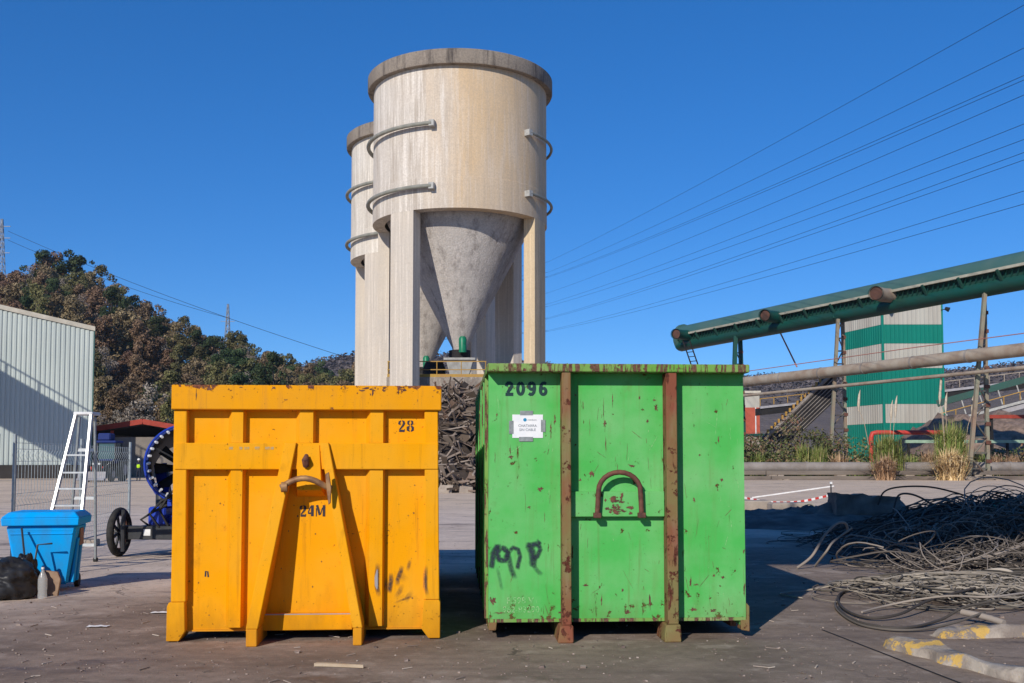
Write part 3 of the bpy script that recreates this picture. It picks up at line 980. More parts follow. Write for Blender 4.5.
# notice taped to the sheet
no = MB().box(gx(512.3), gx(543), -0.006, -0.003, gz(438), gz(414.8)).build('paper_notice', M['paper'], gc)
for a, b, c, d in ((520, 411, 533, 415.5), (509, 421, 513.5, 434), (541, 420, 545.5, 432), (519, 437, 533, 441.5)):
    MB().box(gx(a), gx(c), -0.0085, -0.0065, gz(d), gz(b)).build('tape_strip', M['tape_grey'], no)
MB().prism([(gx(525) + .017 * math.cos(k * math.pi / 8), gz(420) + .017 * math.sin(k * math.pi / 8)) for k in range(16)], lambda a, b, d: (a, d, b), -.0075, -.0065).build('round_logo', M['logo_blue'], no)
font_text('notice_line', 'CHATARRA', M['text_grey'], no, gx(527.5), -0.008, gz(426), 0.034, 0.0005)
font_text('notice_line', 'SIN CABLE', M['text_grey'], no, gx(527.5), -0.008, gz(430), 0.034, 0.0005)
font_text('notice_head', 'residuos', M['text_grey'], no, gx(532), -0.008, gz(420), 0.026)


def spray_mat():
    m, t, n, l, p = nt('sprayed_paint')
    p.inputs['Base Color'].default_value = (0.008, 0.018, 0.035, 1)
    p.inputs['Roughness'].default_value = 0.6
    a = n.new('ShaderNodeAttribute')
    a.attribute_name = 'tone'
    tr = n.new('ShaderNodeBsdfTransparent')
    mx = n.new('ShaderNodeMixShader')
    f = mth(t, 'MULTIPLY', a.outputs['Fac'], rampf(t, noise(t, coords(t), 45, 4), 0.25, 0.55, 0.45, 1.0))
    l.new(f, mx.inputs[0])
    l.new(tr.outputs[0], mx.inputs[1])
    l.new(p.outputs[0], mx.inputs[2])
    l.new(mx.outputs[0], n['Material Output'].inputs[0])
    return m


M['spray'] = spray_mat()


def spray(name, strokes, parent, y):
    """soft edged strokes: opaque core, edges fading out"""
    vs, fs, al = [], [], []
    for si, (pts, w, strength) in enumerate(strokes):
        n = len(pts)
        y2 = y - si * 0.0004
        prof = [(-1, 0), (-.5, .75), (0, 1), (.5, .75), (1, 0)]
        o = len(vs)
        for i in range(n):
            ax, az = pts[max(0, i - 1)]
            bx_, bz_ = pts[min(n - 1, i + 1)]
            q = math.hypot(bx_ - ax, bz_ - az) or 1
            nx, nz = -(bz_ - az) / q, (bx_ - ax) / q
            end = 0.0 if i in (0, n - 1) else 1.0
            for s, a in prof:
                vs.append((pts[i][0] + nx * s * w * 1.3, y2, pts[i][1] + nz * s * w * 1.3))
                al.append(a * strength * end)
        for i in range(n - 1):
            for k in range(4):
                fs.append((o + i * 5 + k, o + i * 5 + k + 1, o + (i + 1) * 5 + k + 1, o + (i + 1) * 5 + k))
    me = bpy.data.meshes.new(name)
    me.from_pydata(vs, [], fs)
    ca = me.color_attributes.new('tone', 'FLOAT_COLOR', 'POINT')
    flat = []
    for a in al:
        flat += [a, a, a, 1]
    ca.data.foreach_set('color', flat)
    me.materials.append(M['spray'])
    o = bpy.data.objects.new(name, me)
    C.objects.link(o)
    o.parent = parent
    return o


def gp(*pts):
    out = [(gx(a), gz(b)) for a, b in pts]
    # densify
    res = []
    for (a, b), (c, d) in zip(out, out[1:]):
        res += [(a, b), ((a + c) / 2, (b + d) / 2)]
    return res + [out[-1]]


spray('sprayed_mark', [
    (gp((491, 568), (492, 563), (493.5, 552), (497, 546), (501, 547)), .026, .95),
    (gp((500, 546), (497, 553), (499, 559), (505, 560), (508, 552), (504, 548), (500, 547)), .026, 1.0),
    (gp((506, 548), (509, 558), (511, 568), (515, 579)), .024, .7),
    (gp((509, 551), (513, 547), (518, 549), (520, 556), (518, 564), (517, 569)), .020, .9),
    (gp((525, 544), (531, 545), (538, 543), (540, 540)), .026, .95),
    (gp((529, 545), (532, 552), (533, 560), (532, 567)), .034, .95),
    (gp((538, 543), (540, 549), (537, 556), (532, 559)), .022, .9),
    (gp((531, 562), (537, 570), (542, 575)), .020, .45),
    (gp((497, 565), (500, 580), (502, 590)), .016, .3),
], gc, -0.0035)


def yp(*pts):
    return [(yx(a, 0.097), yz(b, 0.097)) for a, b in pts]


spray('black_smudge', [
    (yp((392, 573), (391.5, 580), (390, 590), (389, 594)), .022, .8),
    (yp((388, 578), (386, 586), (384, 592)), .018, .5),
    (yp((403, 566), (401, 572), (398, 580), (397, 587)), .02, .75),
    (yp((411, 560), (409, 566), (407, 572)), .016, .6),
    (yp((404, 585), (400, 592), (395, 599)), .022, .45),
    (yp((414, 592), (408, 598), (405, 603)), .022, .4),
    (yp((394, 604), (404, 600), (416, 597)), .010, .5),
    (yp((399, 570), (402, 578), (406, 583)), .04, .22),
], yc, 0.0965)
spray('black_smudge', [([(yx(427, -.003), yz(566, -.003)), (yx(425.5, -.003), yz(576, -.003)), (yx(425.5, -.003), yz(588, -.003)), (yx(427, -.003), yz(597, -.003))], .02, .8)], yc, -0.0035)
spray('black_smudge', [([(yx(379, .01), yz(563, .01)), (yx(377.5, .01), yz(574, .01)), (yx(377.5, .01), yz(588, .01)), (yx(379, .01), yz(598, .01))], .022, .85)], yc, 0.0085)
sm_ = MB()
ribbon(sm_, [(yx(377.6, .008), yz(570, .008)), (yx(376.6, .008), yz(578, .008)), (yx(376.8, .008), yz(586, .008)), (yx(377.6, .008), yz(590, .008))], [.008, .03, .028, .006], 0.0072)
sm_.build('bare_scrape', M['greymetal'], yc, fix=False)
# rust weeping from the top edge, chipped spots and a long worn strip
ru = MB()
rs = random.Random(9)
for k in range(34):
    cx_ = rs.choice((rs.uniform(355, 405), rs.uniform(300, 437), rs.uniform(172, 437)))
    cz_ = 386.5 + abs(rs.gauss(0, 2.2))
    rx, rz_ = rs.uniform(.5, 2.6), rs.uniform(.5, 1.7)
    if rs.random() < .25:
        rx, rz_, cz_ = .6, rs.uniform(3, 8), cz_ + 4
    if cz_ - rz_ < 386.2:
        cz_ = 386.2 + rz_
    poly = []
    for q_ in range(16):
        a = 2 * math.pi * q_ / 16
        q = 0.75 + 0.8 * mnoise.fractal((math.cos(a) * 2.2, math.sin(a) * 2.2, k * 1.3), 0.5, 2.2, 4)
        poly.append((yx(cx_ + rx * q * math.cos(a), -.036), -0.0366 - .00004 * k, min(yz(385.9, -.036), yz(cz_ + rz_ * q * math.sin(a), -.036))))
    ru.add(poly, [tuple(range(16))])
for k in range(34):
    cx_, cz_ = rs.uniform(192, 225), rs.uniform(475, 622)
    zone = rs.random()
    if zone < .3:
        cx_ = rs.uniform(258, 362)
        cz_ = rs.uniform(530, 610)
    elif zone < .6:
        cx_ = rs.uniform(392, 420)
    poly = []
    rr = rs.uniform(.25, .8)
    for q_ in range(8):
        a = 2 * math.pi * q_ / 8
        q = rr * rs.uniform(.6, 1.3)
        poly.append((yx(cx_ + q * math.cos(a), .097), 0.0968, yz(cz_ + 1.2 * q * math.sin(a), .097)))
    ru.add(poly, [tuple(range(8))])
tag(ru.build('rust_chip', M['rust'], yc, fix=False), kind='stuff')
for k in range(9):
    px_ = 228 + k * 5.2
    MB().box(yx(px_), yx(px_ + rs.uniform(3, 5)), -0.0135, -0.0125, yz(449.5), yz(446.8)).build('worn_sticker', M['sticker'], yc) if k in (0, 2, 3, 5, 7, 8) else None
wl_ = MB().box(yx(257), yx(352), 0.0185, 0.0195, yz(615), yz(614)).build('bare_seam', M['greymetal'], yc)

# ------------------------------------------------------------------ silos
def silo(label, name, X, Y, body_mat, rotz=0.0):
    o = thing(name, label, 'silo', (X, Y, 0), rotz)
    RR = 6.1
    zb = at(460, 207.5, 66.9).z
    zt = at(460, 47.5, 66.5).z - .68
    zo = at(460, 351, 73).z
    lv = (at(525, 193.5, 68.8).z, at(525, 132.5, 68.8).z)
    prof = [(RR - .85, zb), (RR, zb), (RR, zb + 2.05), (RR - .025, zb + 2.07), (RR - .025, zt - .3)]
    MB().lathe(prof, 96).build('cylinder_wall', body_mat, o, smooth=40)
    MB().lathe([(RR - .3, zt - .32), (RR + .36, zt - .30), (RR + .40, zt - .2), (RR + .40, zt + .62), (RR + .33, zt + .68), (0.01, zt + .68)], 96).build('cap_ring', M['cap'], o, smooth=40)
    MB().lathe([(RR - .9, zb + .9), (RR - .95, zb + .35), (.55, zo + .25), (.50, zo), (.01, zo)], 96).build('hopper_cone', M['cone'], o, smooth=40)
    for ang in (-36.5, 67.5, 143.5, 247.5):
        a = R(ang)
        half = R(9.4)
        vs, fs = [], []
        nseg = 6
        for z in (0.0, zb - .003):
            for rr in (RR - .86, RR - .004):
                for k in range(nseg + 1):
                    q = a - half + 2 * half * k / nseg
                    vs.append((rr * math.sin(q), -rr * math.cos(q), z))
        m = nseg + 1
        for k in range(nseg):
            fs += [(k, k + 1, 2 * m + k + 1, 2 * m + k), (m + k, m + k + 1, 3 * m + k + 1, 3 * m + k), (2 * m + k, 2 * m + k + 1, 3 * m + k + 1, 3 * m + k), (k, k + 1, m + k + 1, m + k)]
        fs += [(0, m, 3 * m, 2 * m), (nseg, m + nseg, 3 * m + nseg, 2 * m + nseg)]
        MB().add(vs, fs).build('support_leg', M['leg_tan'] if ang == 67.5 and body_mat is M['silo'] else M['leg'], o, smooth=30)
    # curved ring pipes with end brackets
    for lev in lv:
        for a0, a1 in ((-118, -14), (49, 128)):
            pts = []
            for k in range(25):
                q = R(a0 + (a1 - a0) * k / 24)
                pts.append(((RR + .33) * math.sin(q), -(RR + .33) * math.cos(q), lev))
            rp = MB().tube(pts, 0.14 if a0 < 0 else 0.10, 8).build('ring_pipe', M['ring'], o, smooth=50)
            for q in (a0, a1):
                e = Vector((math.sin(R(q)), -math.cos(R(q)), 0))
                MB().bar(e * (RR - .02) + Vector((0, 0, lev)), e * (RR + .42) + Vector((0, 0, lev)), .34, .40).build('pipe_bracket', M['hopper'], rp)
    # outlet at the foot of the cone
    dz = zo - 9.1
    MB().lathe([(.75, 8.5 + dz), (.75, 9.12 + dz), (.62, 9.14 + dz)], 20).build('outlet_flange', M['darkmetal_shade'], o, smooth=40)
    MB().lathe([(.01, 8.9 + dz), (.26, 8.9 + dz), (.27, 9.85 + dz), (.18, 10.0 + dz), (.01, 10.01 + dz)], 16, centre=(.25, -1.0)).build('valve_motor', M['motor'], o, smooth=40)
    hp = MB().hexa([(-.5, -1.5, 6.9 + dz), (.6, -1.5, 6.9 + dz), (.6, -.6, 6.9 + dz), (-.5, -.6, 6.9 + dz), (-.85, -1.8, 8.3 + dz), (1.0, -1.8, 8.3 + dz), (1.0, -.5, 8.3 + dz), (-.85, -.5, 8.3 + dz)]).build('outlet_hopper', M['hopper'], o)
    pbox('hopper_rim', M['hopper'], hp, -1.0, 1.15, -1.95, -.35, 8.303 + dz, 8.45 + dz)
    MB().lathe([(.01, 5.5 + dz), (.8, 5.5 + dz), (.8, 7.8 + dz), (.6, 8.3 + dz), (.01, 8.3 + dz)], 20, centre=(-1.75, -.4)).build('rotary_valve', M['darkmetal_shade'], o, smooth=40)
    pbar('valve_pipe', M['hopper'], o, (-4.8, -1.2, 6.5 + dz), (-1.8, -1.0, 7.2 + dz), .4)
    return o


s1 = silo('nearest tall round concrete silo with yellow-stained walls and a grey cone between its legs', 'concrete_silo', (459.5 - 512) / 1050 * 73, 73, M['silo'])
s2 = silo('paler concrete silo mostly hidden behind the nearest silo', 'concrete_silo.001', (423.8 - 512) / 1050 * 86.6, 86.6, M['silo_far'])

# service deck under the cones
DX0, DX1, DZ = (386 - 512) / 1050 * 69.6, (487 - 512) / 1050 * 69.6, at(450, 377, 69.6).z
dk = thing('service_deck', 'raised concrete deck with yellow handrails beneath the silo cones', 'platform', (0, 69.6, 0))
pbox('deck_slab', M['deck'], dk, DX0, DX1, 0, 25, DZ - 1.0, DZ, 0.03)
for x in (DX0 + .6, DX1 - .6):
    for y in (1.2, 24):
        pbox('deck_column', M['deck'], dk, x - .3, x + .3, y - .3, y + .3, 0, DZ - 1.002)
for k in range(5):
    x = DX0 + .1 + k * (DX1 - DX0 - .2) / 4
    MB().cyl((x, .12, DZ + .002), (x, .12, DZ + 1.05), .035, 6).build('rail_post', M['railyellow'], dk)
for z in (.5, 1.05):
    pbar('handrail', M['railyellow'], dk, (DX0 + .05, .12, DZ + z), (DX1 - .05, .12, DZ + z), .06)
    pbar('side_handrail', M['railyellow'], dk, (DX0 + .1, .2, DZ + z), (DX0 + .1, 12, DZ + z), .06)
pbox('toe_board', M['railyellow'], dk, DX0 + .05, DX1 - .05, .04, .09, DZ + .003, DZ + .2)
for k in range(5):
    MB().cyl((DX0 + .1, 1.6 + k * 2.5, DZ + .002), (DX0 + .1, 1.6 + k * 2.5, DZ + 1.05), .035, 6).build('rail_post', M['railyellow'], dk)


# ------------------------------------------------------------------ scrap heap behind the containers
def pnoise(x, y, s=0.0):
    return mnoise.fractal((x, y, s), 0.6, 2.1, 4)


hx, hy, hr, hh = -3.4, 61.0, 8.0, 5.6
mb = MB()
N_ = 26
for j in range(N_ + 1):
    for i in range(N_ + 1):
        x, y = -hr + 2 * hr * i / N_, -6.5 + 13 * j / N_
        d = math.hypot(x / hr, y / 6.5)
        z = hh * max(0.0, 1 - d ** 1.7) * (1 + .22 * pnoise(x * .4, y * .4)) - .05
        mb.v.append((hx + x, hy + y, z))
for j in range(N_):
    for i in range(N_):
        a = j * (N_ + 1) + i
        mb.f.append((a, a + 1, a + N_ + 2, a + N_ + 1))
heap = tag(mb.build('scrap_heap', M['scrap_core'], smooth=180, fix=False), 'tall heap of tangled rusty scrap seen in the gap between the yellow and green containers', 'scrap heap', None, 'stuff')
mb = MB()
mb.col = []
for k in range(2600):
    x, y = random.uniform(-hr, hr) * .97, random.uniform(-6.4, 4)
    d = math.hypot(x / hr, y / 6.5)
    if d > 1:
        continue
    z = hh * (1 - d ** 1.7) + random.uniform(-.1, .35)
    l = random.uniform(.4, 2.6)
    a = random.uniform(0, 6.28)
    b = random.gauss(-.1, .5)
    dv = Vector((math.cos(a) * math.cos(b), math.sin(a) * math.cos(b), math.sin(b))) * l / 2
    p = Vector((hx + x, hy + y, max(.15, z)))
    n0 = len(mb.f)
    if random.random() < .75:
        mb.bar(p - dv, p + dv, random.uniform(.03, .12), random.uniform(.03, .12))
    else:
        mb.bar(p - dv * .5, p + dv * .5, random.uniform(.25, .7), .04, (random.random(), random.random(), random.random() + .2))
    c = random.random()
    mb.col += [c] * (len(mb.f) - n0)
s_ = mb.build('scrap_piece', M['scrap'], heap, fix=False)
s_['kind'] = 'stuff'
mb = MB()
for k in range(26):
    p = Vector((random.uniform(-5.2, -1.2), random.uniform(54.6, 56.2), .12))
    mb.hexa([p + Vector((sx * random.uniform(.2, .5), sy * random.uniform(.15, .4), sz * random.uniform(.1, .35))) for sz in (-1, 1) for sx, sy in ((-1, -1), (1, -1), (1, 1), (-1, 1))])
tag(mb.build('rubble', M['block']), 'pale rubble strewn along the foot of the scrap heap', 'rubble', None, 'stuff')

# ------------------------------------------------------------------ left yard: hall
HY = 99.0
hx1 = (91.5 - 512) / 1050 * HY
hall = thing('industrial_hall', 'pale ribbed metal-clad hall with a sloping roof edge on the far left', 'hall', (hx1, HY, 0), R(21.7))
z_r, z_l, wide = at(91.5, 331, HY).z, at(0, 310, HY - 2.9).z, 40.0
slope_ = (z_l - z_r) / 7.8
xx, nrib = 0.0, 0
pitch_ = 0.415
W_ = 44
for k in range(W_):
    x0, x1 = -(k + 1) * pitch_, -k * pitch_
    zt0, zt1 = z_r - slope_ * x0, z_r - slope_ * x1
    pr = [(x1, 0.0), (x1 - .20, 0.0), (x1 - .25, .07), (x1 - .365, .07), (x0, 0.0)]
    mb = MB()
    n = len(pr)
    mb.add([(a, b, 1.25) for a, b in pr] + [(a, b, z_r - slope_ * a) for a, b in pr], [(i, i + 1, n + i + 1, n + i) for i in range(n - 1)])
    mb.build('cladding_sheet', M['cladding'], hall)
MB().hexa([(-wide, .1, 0.0), (-.02, .1, 0.0), (-.02, 24, 0), (-wide, 24, 0), (-wide, .1, z_r + slope_ * wide - .05), (-.02, .1, z_r - .05), (-.02, 24, z_r - .05), (-wide, 24, z_r + slope_ * wide - .05)]).build('hall_body', M['cladding'], hall)
MB().hexa([(-wide, -.12, z_r + slope_ * wide), (.12, -.12, z_r), (.12, 24, z_r), (-wide, 24, z_r + slope_ * wide),
           (-wide, -.12, z_r + slope_ * wide + .42), (.12, -.12, z_r + .42), (.12, 24, z_r + .42), (-wide, 24, z_r + slope_ * wide + .42)]).build('roof_edge', M['coping'], hall)
pbox('corner_trim', M['teal_top'], hall, -.015, .10, -.06, .4, 1.25, z_r - .005)
pbox('base_strip', M['dark_base'], hall, -wide, .02, -.25, .095, 0.0, 1.24)  # dark strip along the foot of the wall

# overhead conveyor galleries outside the picture: they cast the shade on the hall and over the cable heap
def gallery(label, a, b, wide_, tall, legs, foot_dx):
    a, b = Vector(a), Vector(b)
    o = thing('conveyor_gallery', label, 'conveyor', (0, 0, 0))
    mb = MB().bar(a, b, wide_, tall)
    mb.build('gallery_body', M['teal'], o)
    d = (b - a)
    sd_ = d.cross(Vector((0, 0, 1))).normalized() * wide_ / 2
    for s in (-1, 1):
        pbar('handrail', M['railyellow'], o, a + sd_ * s + Vector((0, 0, tall / 2 + 1.1)), b + sd_ * s + Vector((0, 0, tall / 2 + 1.1)), .12)
        nn = max(3, int(d.length / 2.2))
        for k in range(nn + 1):
            p = a + d * k / nn + sd_ * s * .98 + Vector((0, 0, tall / 2))
            pbar('rail_post', M['railyellow'], o, p, p + Vector((0, 0, 1.1)), .10)
    for t in legs:
        p = a + d * t - Vector((0, 0, tall / 2))
        for s in (-1, 1):
            for e in (-1, 1):
                pbar('trestle_leg', M['trestle'], o, p + sd_ * s * .9, Vector((p.x + e * foot_dx, p.y, 0)) + sd_ * s, .35)
    return o


gallery('inclined conveyor gallery with handrails in front of the pale hall', (-75.0, 78.5, 27.6), (-45.5, 78.5, 13.0), 3.0, 3.6, (.30, .62, .93), 2.6)
gallery('unseen conveyor boom added overhead to shade the cable heap', (-6.2, 5.0, 11.0), (34.0, 6.0, 11.0), 7.0, 3.8, (.52, .9), 1.2)  # added boom, placed and sized to throw shade over the cable heap

# red edged open shed
SY = 103.5
shed = thing('open_shed', 'low open shed with red edged gable roof and dark interior beneath the wooded hillside', 'shed', ((143 - 512) / 1050 * SY, SY, 0))
k_ = SY / 1050
w1, w2 = 55 * k_, 62 * k_
zp, ze1, ze2 = at(143, 420.5, SY).z, at(92, 429, SY).z, at(175, 425, SY).z
for (xa, za, xb, zb_) in ((-w1, ze1, 0, zp), (0, zp, w2, ze2 - .6)):
    MB().hexa([(xa, 0, za - .45), (xb, 0, zb_ - .45), (xb, 18, zb_ - .45), (xa, 18, za - .45), (xa, 0, za), (xb, 0, zb_), (xb, 18, zb_), (xa, 18, za)]).build('roof_slab', M['dark_base'], shed)
    pbar('red_fascia', M['redtrim'], shed, (xa, -.12, za - .1), (xb, -.12, zb_ - .1), .2, .5)
for x in (-w1 + .2, -3.1, 5.6, w2 - .2):
    pbox('post', M['redtrim'], shed, x - .12, x + .12, .1, .35, 0, 4.6)
pbox('back_wall', M['dark_base'], shed, -w1, w2, 16, 16.3, 0, 4.5)
pbox('front_wall', M['brick_cream'], shed, -w1 + .1, w2, .5, .8, 0, at(143, 437, SY).z)
pbox('side_wall', M['brick_cream'], shed, -w1, -w1 + .098, .5, 16, 0, 4.3)

M['blue_dark'] = mat('dark_blue_paint', (0.012, 0.03, 0.16), (0.02, 0.035, 0.13), 5)
# tractor with loader
TY = 84.0
tr = thing('tractor', 'dark tractor with a glazed cab and lowered front bucket in front of the open shed', 'tractor', ((107.5 - 512) / 1050 * TY, TY, 0))
tr.scale = (.92, .92, .95)
pbox('body', M['black_steel'], tr, -.45, .45, -2.2, 1.2, .75, 1.75, .05)
pbox('grille', M['darkpanel'], tr, -.38, .38, -2.26, -2.2, .8, 1.6)
for s in (-1, 1):
    pbox('headlight', M['hatwhite'], tr, s * .25 - .09, s * .25 + .09, -2.30, -2.262, 1.40, 1.55)
    pbox('red_side_panel', M['redpipe'], tr, s * .5 - .06, s * .5 + .06, -2.15, -1.6, .95, 1.25)
    for (wy, wr, ww) in ((-1.5, .62, .36), (1.0, .95, .5)):
        w = MB().tube([(s * 1.0 - ww / 2, wy, wr), (s * 1.0 - ww / 2 + .06, wy, wr), (s * 1.0 + ww / 2 - .06, wy, wr), (s * 1.0 + ww / 2, wy, wr)], [wr * .86, wr, wr, wr * .86], 20).build('wheel', M['rubber'], tr, smooth=40)
        MB().cyl((s * 1.0 - ww / 2 - .02, wy, wr), (s * 1.0 + ww / 2 + .02, wy, wr), wr * .5, 14).build('rim', M['greymetal'], w, smooth=40)
    MB().prism([(.45, 1.7), (1.0, 2.0), (1.7, 1.85), (1.9, 1.3), (1.8, 1.3), (1.6, 1.7), (1.0, 1.88), (.5, 1.6)], lambda a, b, d: (d, a, b), s * 1.0 - .28, s * 1.0 + .28).build('mudguard', M['darkpanel'], tr)
    pbar('loader_arm', M['darkpanel'], tr, (s * .72, .4, 1.9), (s * .72, -2.5, 1.1), .14, .22)
    pbar('loader_arm_front', M['darkpanel'], tr, (s * .72, -2.5, 1.1), (s * .72, -3.2, .5), .14, .2)
cab = pbox('cab', M['blue_dark'], tr, -.82, .82, -.2, 1.4, 1.5, 1.85, .03)
for x in (-.8, .8):
    for y in (-.18, 1.36):
        pbar('cab_pillar', M['darkpanel'], cab, (x, y, 1.85), (x * .95, y, 3.2), .1)
pbox('cab_glass', M['glass'], tr, -.74, .74, -.12, 1.3, 1.855, 3.19)
pbox('cab_roof', M['blue_dark'], tr, -.88, .88, -.35, 1.5, 3.21, 3.42, .06)
pbox('roof_tank', M['blue_dark'], tr, -.85, .25, .0, 1.2, 3.425, 4.05, .1)
MB().prism([(-3.7, .15), (-3.2, .1), (-3.05, .8), (-3.2, .85), (-3.3, .35)], lambda a, b, d: (d, a, b), -1.15, 1.15).build('bucket', M['greymetal'], tr)

# person in hi-vis by the fan machine
PY_ = 84.0
pr_ = thing('person', 'person in a yellow-green vest and white helmet standing far off beside the blue fan', 'person', ((139.5 - 512) / 1050 * PY_, PY_, 0))


def skin_mesh(name, pts, edges, rads, m_, parent, sub=1):
    me = bpy.data.meshes.new(name)
    me.from_pydata(pts, edges, [])
    o = bpy.data.objects.new(name, me)
    C.objects.link(o)
    o.modifiers.new('skin', 'SKIN')
    me_s = me.skin_vertices[0].data if me.skin_vertices else None
    if me_s is None:
        me.skin_vertices if True else None
    for v, r in zip(me.skin_vertices[0].data, rads):
        v.radius = (r, r * .85)
    me.skin_vertices[0].data[0].use_root = True
    ss = o.modifiers.new('sub', 'SUBSURF')
    ss.levels = ss.render_levels = sub
    dg = bpy.context.evaluated_depsgraph_get()
    me2 = bpy.data.meshes.new_from_object(o.evaluated_get(dg))
    bpy.data.objects.remove(o)
    me2.name = name
    me2.materials.clear()
    me2.materials.append(m_)
    me2.polygons.foreach_set('use_smooth', [True] * len(me2.polygons))
    o2 = bpy.data.objects.new(name, me2)
    C.objects.link(o2)
    o2.parent = parent
    return o2


P_ = [(0, 0, .95), (0, 0, 1.18), (0, 0, 1.42), (0, -.01, 1.53), (0, -.02, 1.62), (0, -.02, 1.72),
      (.19, 0, 1.40), (.25, .03, 1.13), (.23, -.08, .90), (.22, -.10, .82), (-.19, 0, 1.40), (-.25, .03, 1.13), (-.24, -.06, .90), (-.23, -.08, .82),
      (.10, 0, .88), (.11, -.02, .50), (.11, .02, .10), (.11, -.10, .05), (-.10, 0, .88), (-.12, -.03, .50), (-.12, .02, .10), (-.12, -.10, .05)]
E_ = [(0, 1), (1, 2), (2, 3), (3, 4), (4, 5), (2, 6), (6, 7), (7, 8), (8, 9), (2, 10), (10, 11), (11, 12), (12, 13), (0, 14), (14, 15), (15, 16), (16, 17), (0, 18), (18, 19), (19, 20), (20, 21)]
R_ = [.15, .15, .16, .07, .09, .085, .075, .055, .042, .035, .075, .055, .042, .035, .10, .072, .05, .045, .10, .072, .05, .045]
skin_mesh('body', P_, E_, R_, M['darkcloth'], pr_)
skin_mesh('hi_vis_vest', [(0, 0, .98), (0, 0, 1.2), (0, 0, 1.40)], [(0, 1), (1, 2)], [.185, .185, .2], M['hivis'], pr_)
skin_mesh('face', [(0, -.045, 1.57), (0, -.05, 1.66)], [(0, 1)], [.075, .08], M['skin'], pr_)
MB().lathe([(.13, 1.69), (.115, 1.71), (.11, 1.77), (.07, 1.83), (.01, 1.845)], 14, centre=(0, -.02)).build('helmet', M['hatwhite'], pr_, smooth=60)

# ------------------------------------------------------------------ mesh fence
def fence_panel(a, b, label):
    a, b = Vector(a), Vector(b)
    d = b - a
    L_ = d.length
    o = thing('mesh_fence_panel', label, 'fence', a, math.atan2(d.y, d.x), 'galvanised mesh fence panels round the yard')
    H_ = 2.0
    for x in (0.03, L_ - .03):
        MB().cyl((x, 0, 0.02), (x, 0, H_ + .12), .032, 8).build('post', M['galv'], o, smooth=50)
    for z in (.12,):
        MB().cyl((.05, 0, z), (L_ - .05, 0, z), .015, 6).build('rail', M['galv'], o, smooth=50)
    w = MB()

    def off(z):
        for z0 in (.45, 1.05, 1.78):
            if abs(z - z0) < .1:
                return .05 * (1 - abs(z - z0) / .1)
        return 0
    zs = [.14, .35, .45, .55, .95, 1.05, 1.15, 1.68, 1.78, 1.88, 2.0]
    n = int(L_ / .17)
    for k in range(n + 1):
        x = .06 + k * (L_ - .12) / n
        w.tube([(x, off(z), z) for z in zs], .0052, 3, cap=False)
    for z in (.2, .35, .55, .95, 1.15, 1.68, 1.88, 1.98):
        w.tube([(.05, 0, z), (L_ - .05, 0, z)], .0045, 3, cap=False)
    wm = w.build('wire_mesh', M['galv'], o, fix=False)
    wm['kind'] = 'stuff'
    for x in (0.03, L_ - .03):
        pbox('foot_block', M['block'], o, x - .12, x + .12, -.34, .34, -.005, .13, .02)
    return o


A0, A1, A2 = (-8.05, 17.0, 0), (-8.55, 20.9, 0), (-9.0, 24.8, 0)
fence_panel(A0, A1, 'wire mesh fence panel with folded ribs directly behind the blue bin')
fence_panel((A1[0] - .02, A1[1] + .08, 0), A2, 'wire mesh fence panel in front of the distant tractor')
fence_panel((-8.16, 16.75, 0), (-12.0, 16.3, 0), 'wire mesh fence panel at the left edge of the photo above the black bag')

# ------------------------------------------------------------------ blue bin
BY = 13.95
bn = thing('waste_bin', 'bright blue plastic wheeled waste bin with a closed lid', 'bin', ((50 - 512) / 1050 * BY, BY, 0), R(11))
bn.scale = (.93, .95, 1.0)


def frust(mb, w0, d0, z0, w1, d1, z1, y0=0.0, y1=0.0):
    return mb.hexa([(-w0, y0 - d0, z0), (w0, y0 - d0, z0), (w0, y0 + d0, z0), (-w0, y0 + d0, z0), (-w1, y1 - d1, z1), (w1, y1 - d1, z1), (w1, y1 + d1, z1), (-w1, y1 + d1, z1)])


frust(MB(), .33, .23, .08, .46, .36, .86, 0, 0).build('bin_body', M['bluebin'], bn, bevel=.03)
frust(MB(), .50, .42, .855, .51, .43, .955, 0, 0).build('rim', M['bluebin'], bn, bevel=.01)
frust(MB(), .51, .435, .958, .43, .34, 1.03, 0, 0).build('lid', M['bluebin'], bn, bevel=.012)
for y in (-.12, .12):
    MB().hexa([(.345, y - .05, .10), (.40, y - .05, .10), (.40, y + .05, .10), (.345, y + .05, .10), (.43, y - .045, .68), (.455, y - .045, .68), (.455, y + .045, .68), (.43, y + .045, .68)]).build('side_rib', M['bluebin'], bn, bevel=.008)
for z in (.74, .79):
    MB().box(-.405, .405, -.352, -.33, z, z + .014).build('moulded_band', M['bluebin'], bn, bevel=.004)
pbox('side_label', M['card'], bn, .447, .462, -.08, .14, .58, .80)
for x in (-.36, .36):
    MB().cyl((x - .03, .27, .09), (x + .03, .27, .09), .09, 14).build('wheel', M['rubber'], bn, smooth=40)
pbox('handle', M['bluebin'], bn, -.3, .3, .43, .50, .90, .94, .01)

